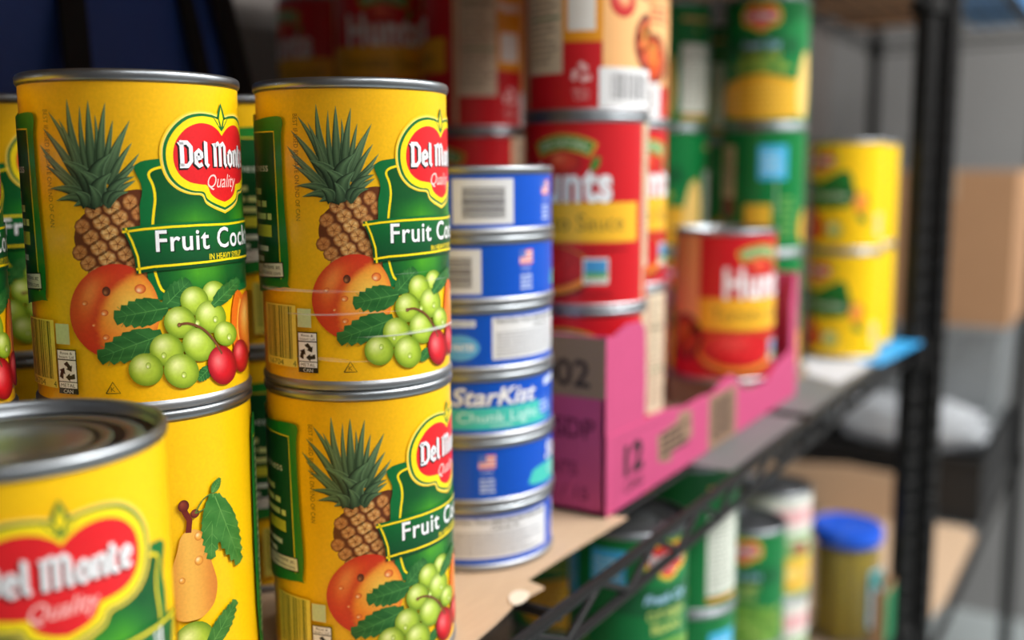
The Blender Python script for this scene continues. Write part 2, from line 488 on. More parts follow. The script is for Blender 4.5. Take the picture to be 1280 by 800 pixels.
# ------------------------------------------------------------------ fruit cocktail label, drawn from the sharp can in the photo
FR = 0.0371; FH = 108.0
_yt = np.polyfit([24, 137, 302], [92, 87.5, 109.5], 2)
_yb = np.polyfit([36, 120, 180, 305], [480, 490, 488, 455], 2)
_ph = np.linspace(-1.45, 1.45, 600); _g = np.sin(_ph) / (0.384 - FR * np.cos(_ph)); _g = _g / _g.max()
def _phi(x, v): return float(np.interp((x - (163 + 9 * v)) / (139 - 5 * v), _g, _ph))
_P0 = _phi(276, 0.22)
def LP(x, y):
    yt, yb = np.polyval(_yt, x), np.polyval(_yb, x); v = (y - yt) / (yb - yt)
    return (FR * 1000 * (_phi(x, v) - _P0), FH * (1 - v))
def c1(x, y): return LP(x / 3.637, 60 + y / 3.637)
def c2(x, y): return LP(x / 3.334, 260 + y / 3.334)
S_PINE = LP(107, 180)[0]

def serrated(P, base, tip, w, col, vein, fn, teeth=7):
    bx, by = base; tx, ty = tip; dx, dy = tx - bx, ty - by; L = math.hypot(dx, dy); ux, uy = dx / L, dy / L
    up, dn = [], []
    for i in range(teeth + 1):
        f = i / teeth; ww = w * math.sin(PI * min(1, f * 0.92 + 0.08)) ** 0.7 * (1 - 0.25 * f)
        for sgn, lst in ((1, up), (-1, dn)):
            lst.append((bx + ux * L * f - sgn * uy * ww, by + uy * L * f + sgn * ux * ww))
            if i < teeth:
                f2 = f + 0.75 / teeth
                lst.append((bx + ux * L * f2 - sgn * uy * (ww + w * 0.10), by + uy * L * f2 + sgn * ux * (ww + w * 0.10)))
    ring = [fn(*p) for p in up + dn[::-1]]
    c0 = fn(bx, by)
    P.poly(ring, lambda s, t: mixc(col, vein, 0.45 * (0.5 + 0.5 * math.sin(s * .55 + t * .8))), 1)
    P.layer()
    P.stroke([fn(bx + ux * L * f, by + uy * L * f) for f in (0, .25, .5, .75, .95)], 0.4, vein, taper=True)
    for f in (0.2, 0.4, 0.6, 0.75):
        for sg in (1, -1):
            P.stroke([fn(bx + ux * L * f, by + uy * L * f), fn(bx + ux * L * (f + .15) - sg * uy * w * .7, by + uy * L * (f + .15) + sg * ux * w * .7)], 0.14, vein)
def lens_leaf(P, base, tip, w, dark, light, fn, bend=0.0):
    bx, by = base; tx, ty = tip; dx, dy = tx - bx, ty - by; L = math.hypot(dx, dy); ux, uy = dx / L, dy / L
    def pt(f, q):
        off = bend * L * math.sin(PI * f)
        return fn(bx + ux * L * f - uy * (q + off), by + uy * L * f + ux * (q + off))
    def wd(f): return w * (1 - f) ** 0.75 * (0.55 + 0.45 * min(1, f * 3))
    n = 7
    for k in range(n):
        f0, f1 = k / n, (k + 1) / n
        for q0, q1, ca, cb in ((-1, -.75, dark, dark), (-.75, .05, mixc(dark, light, .25), light), (.05, .75, light, mixc(dark, light, .45)), (.75, 1, mixc(light, WHT, .12), light)):
            sh0, sh1 = 0.35 + 0.65 * f0, 0.35 + 0.65 * f1
            a, b = pt(f0, q0 * wd(f0)), pt(f0, q1 * wd(f0)); c, d = pt(f1, q1 * wd(f1)), pt(f1, q0 * wd(f1))
            P.tri(a, b, c, mixc(dark, ca, sh0), mixc(dark, cb, sh0), mixc(dark, cb, sh1)); P.tri(a, c, d, mixc(dark, ca, sh0), mixc(dark, cb, sh1), mixc(dark, ca, sh1))

def fruit_label():
    P = Print(FR); rnd = random.Random(4); circ = 2 * PI * FR * 1000
    idn = lambda x, y: (x, y)
    # golden glow behind the pineapple
    # pineapple body
    P.layer()
    body = catmull([(118, 238), (136, 228), (152, 222), (172, 224), (182, 250), (176, 290), (160, 322), (130, 330), (100, 322), (88, 300), (83, 278), (90, 256), (104, 244)], 4, True)
    P.poly([LP(*p) for p in body], lambda s, t: (104, 52, 22), 1)
    P.layer()
    cells = []
    for r in range(7):
        for q in range(6):
            x = 84 + q * 23 + (11.5 if r % 2 else 0) - r * 2.0; y = 246 + r * 15.5 - (x - 110) * 0.22
            if ((x - 138) / 56) ** 2 + ((y - 278) / 57) ** 2 < 1.0 and y > 236 - (x - 118) * 0.3: cells.append((x, y))
    for x, y in cells:
        e = min(1, abs(x - 126) / 46)
        ring = [LP(x + 12.0 * math.cos(a) * (1 - .25 * e), y + 10.4 * math.sin(a)) for a in [i * PI / 5 for i in range(10)]]
        mid = [LP(x + 8.0 * math.cos(a) * (1 - .25 * e), y + 6.8 * math.sin(a)) for a in [i * PI / 5 for i in range(10)]]
        c = LP(x, y - 1)
        base = mixc((222, 162, 88), (176, 98, 44), e * .8); rim = mixc((150, 84, 36), (106, 50, 22), e); lite = mixc((246, 208, 140), (200, 130, 70), e)
        for i in range(10):
            j = (i + 1) % 10; hi_ = lite if i % 2 else base; hj = lite if j % 2 else base
            P.tri(c, mid[i], mid[j], base, hi_, hj); P.tri(mid[i], ring[i], ring[j], hi_, rim, rim); P.tri(mid[i], ring[j], mid[j], hi_, rim, hj)
    P.layer()
    for x, y in cells:
        for a in (0.5, 1.7, 2.9, 4.2, 5.4):
            P.stroke([LP(x, y + 1), LP(x + 7.5 * math.cos(a), y + 6.5 * math.sin(a))], 0.36, (150, 86, 40), taper=True)
    # crown of leaves
    dk, lt = (38, 64, 40), (132, 168, 118)
    back = [((98, 205), (79.7, 110), 7), ((103, 205), (95, 118), 5), ((108, 200), (105, 112), 7.5), ((112, 205), (113, 129), 5), ((118, 205), (126, 115), 7.5), ((124, 208), (135, 136), 6), ((126, 212), (156, 137), 7.5),
            ((96, 208), (58, 126), 6.5), ((94, 214), (51, 145), 7), ((92, 220), (47, 165), 6), ((93, 224), (51, 177), 7), ((93, 228), (53, 190), 6), ((128, 215), (158, 164), 6.5), ((128, 220), (167, 177), 6), ((126, 226), (165, 189), 6), ((126, 232), (161, 210), 6),
            ((92, 208), (70, 134), 5), ((120, 205), (146, 150), 5)]
    for b, t, w in back:
        P.layer(); lens_leaf(P, b, t, w * 1.12, dk, mixc(lt, (140, 172, 120), rnd.random() * .5), LP, rnd.uniform(-.05, .05))
    front = [((104, 236), (57, 218), 7, .14), ((106, 238), (64, 233), 6, .16), ((110, 240), (84, 240), 6, .2), ((122, 238), (160, 205), 6, -.16), ((106, 225), (72, 184), 10, .16), ((116, 225), (132, 176), 11, -.22), ((112, 236), (92, 196), 11, .2), ((118, 238), (131, 200), 11, -.25), ((112, 242), (104, 214), 8, .1), ((122, 240), (140, 222), 7, -.2), ((100, 240), (86, 222), 7, .2), ((126, 240), (152, 224), 5, -.2)]
    for b, t, w, bd in front:
        P.layer(); lens_leaf(P, b, t, w * 1.5, (28, 50, 32), (116, 156, 108), LP, bd)
    # green panel, its yellow keyline
    P.layer()
    pl = [c1(735, 452), c1(640, 458), c1(600, 468), c1(580, 490), c1(590, 522), c1(608, 560), c1(612, 605), c1(600, 655), c1(600, 720)] + [LP(165, 300), LP(171, 321), LP(174, 345), LP(183, 357), LP(200, 358)]
    pl = catmull(pl, 3)
    pl = [(min(p[0], -0.5), p[1]) for p in pl]
    pan = pl + [(0, pl[-1][1])] + [(-x, y) for x, y in reversed(pl)]
    P.poly(pan + [(0, pl[0][1])], GRN)
    P.layer()
    inn = catmull([c1(735, 488), c1(672, 498), c1(645, 522), c1(664, 570), c1(672, 630), c1(660, 715), LP(178, 300), LP(181, 321), LP(189, 345), LP(200, 349)], 3)
    inn = [(min(p[0], -0.5), p[1]) for p in inn]
    def pgreen(s, t):
        d = min(math.hypot(s + 14, (t - 58) * 1.1), math.hypot(s - 12, (t - 60) * 1.1), math.hypot(s + 12, (t - 44) * 1.3))
        return mixc((90, 176, 30), (0, 84, 34), d / 13)
    P.poly(inn + [(0, inn[-1][1])] + [(-x, y) for x, y in reversed(inn)] + [(0, inn[0][1])], pgreen, 3)
    P.layer(); P.stroke(inn, 0.85, LOGO_Y); P.stroke([(-x, y) for x, y in inn], 0.85, LOGO_Y)
    logo(P, 0, 64.5, 0.965)
    # peach
    P.layer()
    crease = catmull([(168, 314), (146, 326), (128, 340), (119, 350), (110, 368), (106, 392), (112, 420)], 6)
    def peachc(x, y):
        u, v = (x - 131) / 55, (y - 372) / 60
        dl = min(math.hypot(x - p[0], y - p[1]) for p in crease)
        side = x > np.interp(y, [p[1] for p in crease], [p[0] for p in crease])
        c = mixc((255, 214, 90), (248, 140, 40), math.hypot(x - 150, y - 366) / 46) if side else mixc((244, 124, 46), (224, 66, 28), math.hypot(x - 98, y - 352) / 46)
        if not side: c = mixc(c, (250, 160, 80), .6 * math.exp(-((x - 100) / 12) ** 2 - ((y - 345) / 26) ** 2))
        c = mixc(c, (210, 62, 28), .7 * math.exp(-(dl / (9 if not side else 5)) ** 2))
        return mixc(c, (206, 48, 24), max(0, (math.hypot(u, v) - (.9 if side else .74)) / .4))
    rg, sg = 16, 48
    gp = [[(131 + 55 * i / rg * math.cos(2 * PI * k / sg), 372 + 60 * i / rg * math.sin(2 * PI * k / sg)) for k in range(sg)] for i in range(rg + 1)]
    for i in range(rg):
        for k in range(sg):
            q = [gp[i][k], gp[i][(k + 1) % sg], gp[i + 1][(k + 1) % sg], gp[i + 1][k]]; cc = [peachc(*p) for p in q]; w = [LP(*p) for p in q]
            if i: P.tri(w[0], w[1], w[2], cc[0], cc[1], cc[2])
            P.tri(w[0], w[2], w[3], cc[0], cc[2], cc[3])
    P.layer(); P.ball(120, 346, 5, 6, (60, 30, 20), (110, 56, 30), (190, 130, 80), fn=LP)
    for x, y, r in ((162, 344, 6), (117, 373, 4), (94, 360, 3), (118, 404, 3.5), (104, 388, 2)):
        P.layer(); P.ball(x, y, r * 1.2, r, (200, 60, 24), (246, 140, 60), (255, 226, 190), fn=LP)
    # leaves, grapes, cherries
    LG, LV = (28, 94, 38), (86, 150, 74)
    for b, t, w in (((192, 366), (226, 334), 15), ((196, 368), (128, 380), 19), ((188, 402), (107, 430), 20), ((250, 440), (232, 458), 8)):
        P.layer(); serrated(P, b, t, w, LG, LV, LP)
    P.layer()
    P.poly([LP(*p) for p in catmull([(290, 345), (300, 360), (302, 400), (298, 430), (285, 425), (280, 390), (283, 360)], 3, True)], (232, 112, 24))
    P.layer(); P.poly([LP(*p) for p in catmull([(293, 355), (300, 385), (294, 420), (287, 392)], 3, True)], (252, 172, 60))
    # fruit that continues round the wrap: peach slice and more grapes
    P.layer(); P.ball(15, 22, 10, 12, (190, 60, 20), (240, 140, 40), (255, 206, 110)); P.ball(27, 16, 9, 10, (190, 60, 20), (240, 140, 40), (255, 206, 110))
    for x, y, r in ((258, 350, 16), (231, 359, 18), (252, 378, 20), (211, 386, 20), (271, 398, 15), (235, 413, 21), (193, 421, 21), (166, 446, 21), (211, 447, 22)):
        P.layer(); P.ball(x, y, r * 1.04, r, (92, 124, 14), (176, 204, 62), (240, 247, 176), fn=LP, hy=-.35, seg=26)
    for x, y in ((169, 441), (189, 428), (234, 383 + 3), (258, 381), (214, 452), (276, 402)):
        P.layer(); P.ball(x, y, 3.4, 4.2, (110, 140, 30), (190, 214, 90), (250, 252, 220), fn=LP)
    P.layer(); serrated(P, (255, 364), (292, 332), 10, LG, LV, LP)
    P.layer(); P.ball(291, 425, 11, 20, (110, 0, 14), (200, 16, 30), (250, 120, 120), fn=LP, hy=-.35)
    P.layer(); P.ball(265, 437, 19.5, 24, (120, 0, 16), (210, 18, 34), (250, 130, 130), fn=LP, hy=-.2, seg=28)
    P.layer(); P.stroke([LP(*p) for p in catmull([(209, 389), (222, 387), (240, 393), (254, 406), (265, 423)], 4)], 0.85, (118, 70, 40))
    P.layer(); P.ball(210, 389, 2.6, 2.6, (80, 44, 24), (130, 84, 50), (170, 120, 80), fn=LP)
    # banner
    P.layer()
    bt = [LP(142, 268), LP(170, 265), LP(205, 263), LP(240, 262), LP(272, 262)]; bb = [LP(158, 325), LP(180, 322), LP(220, 319), LP(260, 315), LP(274, 313)]
    t_top, t_bot = bt[-1][1], bb[-1][1]
    bt[-1] = (0, t_top); bb[-1] = (0, t_bot)
    ledge = [LP(150, 286), LP(156, 304)]
    ring = bt + [(-x, y) for x, y in reversed(bt[:-1])] + [(-x, y) for x, y in ledge] + [(-x, y) for x, y in bb] + list(reversed(bb[:-1])) + list(reversed(ledge))
    P.poly(ring, lambda s, t: mixc((0, 72, 34), (0, 108, 48), (t - t_bot) / (t_top - t_bot)), 2)
    P.layer()
    sh = lambda pts, d: [(x, y + d) for x, y in pts]
    for pts, d in ((bt, -1.3), (bb, 1.5)):
        full = sh(pts, d); full = full + [(-x, y) for x, y in reversed(full[:-1])]
        P.stroke(full, 0.8, LOGO_Y)
    le = [bt[0]] + ledge + [bb[0]]
    le = [(x + 1.1, y) for x, y in le]
    P.stroke(le, 0.7, LOGO_Y); P.stroke([(-x, y) for x, y in le], 0.7, LOGO_Y)
    tb = (t_top + t_bot) / 2
    P.text('Fruit Cocktail', 0.45, tb - 2.1, 7.4, (0, 40, 18), width=56, bold=0.014, space=1.08)
    P.layer(); P.text('Fruit Cocktail', 0, tb - 1.7, 7.4, WHT, width=56, bold=0.014, space=1.08)
    P.text('IN HEAVY SYRUP', 0, tb - 5.6, 2.1, LOGO_Y, width=18.5, bold=0.012)
    # pear on the far side
    P.layer(); ps = 60; pz = lambda t: 68 - (67 - t) * 0.84
    P.poly(catmull([(ps, 68), (ps + 4.4, 65.5), (ps + 5.6, 59.5), (ps + 7.4, 52.5), (ps + 8.8, 46), (ps + 7.4, 39), (ps + 3, 35), (ps - 1, 34.4), (ps - 5, 35.2), (ps - 9, 39), (ps - 10, 46), (ps - 8, 53), (ps - 5.4, 60), (ps - 3.6, 66)], 4, True),
           lambda s, t: mixc((240, 186, 84), (206, 124, 44), (abs(s - ps + 1.5) / 9.5) ** 1.4), 3)
    P.layer(); P.stroke([(ps - 1, 67), (ps - .4, 71.5), (ps - 2.4, 76)], 2.0, (110, 34, 28)); P.ball(ps - 2.2, 77, 1.9, 2.2, (70, 20, 18), (120, 44, 34), (150, 70, 50)); P.ball(ps + 1.6, 73.5, 1.6, 1.6, (70, 20, 18), (120, 44, 34), (150, 70, 50))
    for x, y, r in ((ps + 2.5, 65, 1.5), (ps + 2.2, 56, 1.6), (ps - 4, 50, 1.1)): P.layer(); P.ball(x, y, r, r * 1.1, (196, 110, 30), (236, 170, 70), (255, 232, 190))
    P.layer(); P.stroke(catmull([(ps + 1.6, 73.5), (ps + 5, 78), (ps + 9, 79.5)], 4), 0.5, (90, 120, 50)); P.stroke(catmull([(ps + 2, 73.5), (ps + 7, 74.5), (ps + 10.5, 73)], 4), 0.5, (90, 120, 50))
    for b, t, w in (((ps + 8.8, 79), (ps + 6.8, 55), 4.4), ((ps + 9.4, 78), (ps + 20, 49), 5.6), ((ps + 8.5, 79.5), (ps + 12, 84), 1.9)):
        P.layer(); serrated(P, b, t, w, (44, 112, 40), (104, 160, 80), idn, 9)
    P.layer(); P.ball(ps - 1, 26, 7.5, 8, (80, 120, 20), (170, 200, 60), (236, 246, 170))
    P.layer(); serrated(P, (ps + 4, 22), (ps + 17, 36), 4.2, (40, 104, 36), (100, 156, 76), idn, 8)
    # back panels: directions and nutrition
    e0 = S_PINE - 20.5                                 # edge of the directions panel
    def green_panel(a, b, t0, t1):
        P.layer(); P.poly(catmull([(a, t1 - 2), ((a + b) / 2, t1 - 1), (b - 4, t1), (b - .6, t1 - 2), (b - 1.6, t1 - 9), (b - 1.2, (t0 + t1) / 2), (b, t0 + 12), (b - .8, t0 + 1.5), (b - 3, t0), (a, t0 + 1)], 4, True), (22, 128, 44))
        P.layer(); P.poly([(a + 1.5, t1 - 5), (b - 5.5, t1 - 5.5), (b - 5, (t0 + t1) / 2), (b - 4.3, t0 + 3), (a + 1.5, t0 + 3)], (0, 78, 34))
        P.layer(); P.stroke([(a + 1.5, t1 - 5), (b - 5.5, t1 - 5.5), (b - 5, (t0 + t1) / 2), (b - 4.3, t0 + 3)], 0.55, (236, 216, 40))
    green_panel(e0 - 42, e0, 35, 98)
    P.layer()
    P.text('Goodness', e0 - 22, 78, 3.4, (226, 236, 220), width=24)
    P.lines(e0 - 38, 60, e0 - 8, 74, 3, (226, 236, 150), rnd, 0.5)
    P.rect(e0 - 24, 53.5, e0 - 9, 58, (214, 214, 60)); P.lines(e0 - 38, 44, e0 - 8, 52, 2, (226, 236, 220), rnd, 0.5)
    P.poly([(e0 - 34, 36.5), (e0 - 2.4, 38.5), (e0 - 2.8, 44.5), (e0 - 34, 42.5)], (30, 30, 28)); P.layer(); P.poly([(e0 - 33.5, 37), (e0 - 3, 39), (e0 - 3.3, 44), (e0 - 33.5, 42)], (238, 238, 226))
    P.layer(); P.text('Recipes at:', e0 - 11, 41.6, 1.7, BLK, width=13); P.text('delmonte.com', e0 - 12, 39.3, 1.7, BLK, width=15)
    green_panel(e0 - 72, e0 - 46, 10, 98); P.layer(); P.lines(e0 - 69, 14, e0 - 52, 92, 26, (190, 214, 150), rnd)
    P.layer(); P.text('BEST IF USED BY DATE ON END OF CAN', e0 + 4.3, 98.5, 1.9, (120, 92, 22), width=38.5, align='l', rot=-PI / 2)
    # barcode, recycling panel, kosher mark
    b0 = S_PINE - 36.5
    P.rect(b0, 5, b0 + 18.5, 28.5, (236, 222, 96)); P.layer(); P.bars(b0 + 1.5, 8, b0 + 16.5, 28, (54, 84, 24), rnd); P.text('16704', b0 + 7, 5.3, 2.2, (54, 84, 24), width=9); P.text('4', b0 + 17.3, 5.3, 2.2, (54, 84, 24))
    P.rect(S_PINE - 17.2, 20.5, S_PINE - 11.4, 27.5, (206, 222, 170))
    r0 = S_PINE - 17.4
    P.rect(r0, 3.4, r0 + 8.2, 18.8, BLK); P.layer()
    P.rect(r0 + .35, 15.4, r0 + 7.85, 18.4, WHT); P.rect(r0 + .35, 7.7, r0 + 7.85, 15, WHT); P.rect(r0 + .35, 5.4, r0 + 7.85, 7.4, WHT)
    P.layer(); P.text('Rinse &', r0 + 4.1, 17.0, 1.0, BLK, width=5); P.text('Insert Lid', r0 + 4.1, 15.7, 1.0, BLK, width=6); P.text('METAL', r0 + 4.1, 5.75, 1.3, BLK, width=6); P.text('CAN', r0 + 4.1, 3.7, 1.3, WHT, width=4)
    recycle(P, r0 + 4.1, 10.9, 3.5, BLK)
    k0 = S_PINE + LP(125, 467)[0] - S_PINE; kt = 4.0
    P.stroke([(k0 - 2.3, kt), (k0 + 2.3, kt), (k0, kt + 3.9), (k0 - 2.3, kt)], 0.4, (70, 60, 20)); P.text('K', k0, kt + .6, 1.7, (70, 60, 20))
    # paper itself
    B = Print(FR); n = 48
    for i in range(n):
        for j in range(6):
            a, b = -circ / 2 + circ * i / n, -circ / 2 + circ * (i + 1) / n; t0, t1 = FH * j / 6, FH * (j + 1) / 6
            f = lambda s, t: mixc(INK_Y, INK_O, 0.9 * math.exp(-((s - S_PINE) / 26) ** 2) * (0.35 + 0.65 * (t / FH)) + (0.3 if t < 14 else 0))
            B.tri((a, t0), (b, t0), (b, t1), f(a, t0), f(b, t0), f(b, t1)); B.tri((a, t0), (b, t1), (a, t1), f(a, t0), f(b, t1), f(a, t1))
    return B.build('label', 0.0035), P.build('label_print', 0.0035)

def plain_paper(rad, h, z0, col, cols=128):
    B = Print(rad, cols); c = 2 * PI * rad * 1000
    for i in range(32): B.rect(c * i / 32, 0, c * (i + 1) / 32, h, col)
    return B.build('label', z0)

# ------------------------------------------------------------------ tuna label
TR = 0.0412; TH = 26.2
def tuna_label():
    P = Print(TR); rnd = random.Random(8); BL = (0, 82, 200); TE = (70, 198, 186)
    # barcode box centred on s = 0
    P.layer(); P.rect(-15, 2.2, 15, 23.5, (222, 225, 230)); P.layer(); P.bars(-10.5, 5, 10.5, 19.5, (70, 70, 76), rnd, True)
    # flag and small print at s = 39
    P.rect(35, 15.6, 43.5, 22.6, (240, 220, 220))
    P.layer()
    for k in range(4): P.rect(35, 15.6 + k * 2, 43.5, 16.6 + k * 2, (226, 110, 110))
    P.layer(); P.rect(35, 19, 38.8, 22.6, (80, 110, 190)); P.text('USA', 39.2, 13, 1.8, (200, 212, 240), width=6)
    P.lines(35.5, 3.5, 44, 11.5, 4, (196, 210, 240), rnd)
    # front: name, teal band
    f0 = 100
    P.layer(); P.poly(catmull([(f0 - 34, 3.5), (f0 - 36, 8), (f0 - 30, 12), (f0, 13), (f0 + 34, 12.4), (f0 + 36, 3), (f0, 2.2)], 4, True), TE)
    P.layer(); P.text('StarKist', f0 + .5, 13.9, 8.8, (4, 40, 120), width=46, bold=0.02, shear=0.25)
    P.layer(); P.text('StarKist', f0, 14.3, 8.8, WHT, width=46, bold=0.02, shear=0.25)
    P.text('Chunk Light', f0 + 2, 5.8, 5.4, (214, 244, 238), width=44, bold=0.0)
    P.text('TUNA', f0 + 2, 3.2, 1.8, (206, 240, 234), width=12)
    P.poly([(f0 + 33 + 7 * math.cos(a), 10 + 6 * math.sin(a)) for a in np.linspace(0, 2 * PI, 20, endpoint=False)], (40, 96, 206)); P.layer(); P.lines(f0 + 27, 6.4, f0 + 39, 13, 3, (180, 206, 250), rnd)
    P.poly([(f0 + 31, 19.5), (f0 + 46, 21), (f0 + 46, 24.2), (f0 + 31, 23)], (216, 226, 246))
    # water badge and white pill
    w0 = 152
    P.rect(w0 - 4, 19.6, w0 + 12, 22.8, (228, 236, 246)); P.layer(); P.text('DOLPHIN SAFE', w0 + 4, 20.4, 1.7, (30, 60, 130), width=13)
    P.poly([(w0 + 4 + 10 * math.cos(a), 9.5 + 6.2 * math.sin(a)) for a in np.linspace(0, 2 * PI, 24, endpoint=False)], (96, 178, 232)); P.layer(); P.text('IN WATER', w0 + 4, 8, 3.4, WHT, width=15, bold=.02)
    # nutrition panel
    n0 = 172
    P.rect(n0, 3.4, n0 + 60, 23.8, (226, 228, 232)); P.layer()
    P.text('Nutrition Facts', n0 + 2, 21.0, 2.4, (40, 40, 46), width=21, align='l', bold=.02); P.text('Calories 90', n0 + 24, 18, 2.2, (40, 40, 46), width=15, align='l', bold=.02)
    P.lines(n0 + 2, 5, n0 + 58, 17.4, 8, (150, 152, 160), rnd, 0.45); P.lines(n0 + 24, 21.2, n0 + 58, 23.6, 1, (90, 90, 96), rnd, 0.6)
    return plain_paper(TR, TH, 0.0035, BL), P.build('label_print', 0.0035)

# ------------------------------------------------------------------ tomato label
HR = 0.0371; HH = 105.0
def tomato_label():
    P = Print(HR, 96); rnd = random.Random(15); RD = (206, 22, 34)
    # leafy green arch with words
    def arch(a, b): th = -a / 34.0; r = 34 + b; return (-r * math.sin(th), 56 + r * math.cos(th))
    P.layer(); P.poly([arch(-17.5, -1), *[arch(a, -1.6) for a in range(-15, 16, 3)], arch(17.5, -1), arch(17.5, 7.5), *[arch(a, 8) for a in range(15, -16, -3)], arch(-17.5, 7.5)], (222, 172, 60))
    P.layer(); P.poly([*[arch(a, -.6) for a in range(-16, 17, 2)], *[arch(a, 7) for a in range(16, -17, -2)]], (76, 138, 58))
    P.layer(); P.text('100% NATURAL', 0, 0, 4.2, (214, 232, 196), width=29, bold=.02, fn=lambda a, b: arch(a, b + 1.2))
    P.ball(0, 82, 11, 7, (150, 10, 20), (220, 60, 40), (250, 130, 90)); P.layer()
    P.text('Hunts', 0.8, 59.6, 21.5, (110, 0, 10), width=58, bold=.036, space=1.06); P.layer(); P.text('Hunts', 0, 60.2, 21.5, WHT, width=58, bold=.036, space=1.06)
    P.layer(); P.poly(catmull([(15.5, 78), (18, 84), (21.5, 85), (21, 80), (18, 77)], 3, True), (70, 140, 56))
    P.rect(-48, 36, 48, 59, (246, 188, 48)); P.layer(); P.rect(-48, 36, 48, 36.8, (214, 150, 40)); P.text('Tomato Sauce', 0, 43, 10, (112, 92, 40), width=74)
    # bowl of tomato below the band
    P.layer(); P.poly([(-15 + 34 * math.cos(a), 19 + 17 * math.sin(a)) for a in np.linspace(0, 2 * PI, 36, endpoint=False) if True], (90, 22, 14))
    P.layer(); P.poly([(-15 + 33 * math.cos(a), 20 + 15.5 * math.sin(a)) for a in np.linspace(0, 2 * PI, 36, endpoint=False)], (240, 140, 52))
    P.layer(); P.ball(-15, 22, 30, 13, (176, 14, 22), (222, 34, 40), (250, 96, 84), seg=30)
    for q in range(5): P.layer(); P.stroke(catmull([(-36 + q * 9, 19), (-30 + q * 9, 25 + q % 2 * 3), (-24 + q * 9, 19)], 5), 1.6, (180, 12, 24), taper=True)
    P.rect(12, 12, 27, 27, (236, 236, 226)); P.layer(); P.rect(12.8, 18, 26.2, 26, (70, 150, 206)); P.rect(12.8, 15.6, 26.2, 19, (90, 170, 80)); P.layer(); P.text('NON GMO', 19.5, 12.8, 2.2, (30, 60, 40), width=12)
    P.lines(10, 31, 40, 34, 1, (150, 10, 20), rnd); P.lines(8, 5, 30, 8, 1, (150, 10, 20), rnd)
    # cream nutrition panel, recipe panel, barcode on the back
    P.rect(54, 1, 57, 105, (222, 200, 160))
    P.rect(58, 20, 84, 105, (226, 210, 184)); P.layer(); P.lines(60, 26, 82, 102, 22, (150, 130, 104), rnd, 0.4); P.rect(60, 50, 82, 51.6, (60, 130, 70)); P.rect(60, 80, 82, 81.2, (90, 80, 60))
    P.rect(84, 37, 107, 105, (236, 154, 26)); P.layer(); P.rect(87, 43, 103, 62, (236, 232, 226)); P.text("Hunt's", 95, 76, 7, WHT, width=19, bold=.04)
    P.rect(107, 21, 186, 105, (250, 190, 126)); P.layer()
    P.ball(120, 60, 9, 9.5, (170, 20, 30), (222, 60, 56), (250, 150, 140)); P.layer(); P.ball(121, 61, 5, 5.5, (190, 60, 50), (250, 170, 120), (250, 220, 180)); P.lines(134, 62, 160, 74, 3, (226, 90, 60), rnd)
    for bx, by in ((143, 38), (174, 30)):
        P.layer(); P.poly([(bx + 15 * math.cos(a), by + 17 * math.sin(a)) for a in np.linspace(0, 2 * PI, 28, endpoint=False)], (40, 26, 24))
        P.layer(); P.ball(bx, by, 12.5, 14.5, (150, 40, 20), (226, 90, 36), (250, 180, 80))
        for q in range(7): P.ball(bx + rnd.uniform(-8, 8), by + rnd.uniform(-9, 9), 2.6, 2.6, (190, 60, 20), rnd.choice(((250, 200, 70), (220, 40, 30), (120, 150, 50))), (250, 220, 150), seg=8, rings=2)
    P.layer(); P.rect(105, 0.5, 150, 23, (240, 240, 242)); P.layer(); P.bars(112, 5, 143, 20, (90, 90, 96), rnd)
    recycle(P, 95, 19.5, 6.2, (246, 200, 200))
    P.text('METAL', 95, 8.5, 2.6, (246, 200, 200), width=10); P.text('CAN', 95, 5, 2.6, (246, 200, 200), width=8)
    return plain_paper(HR, HH, 0.0035, RD, 96), P.build('label_print', 0.0035)

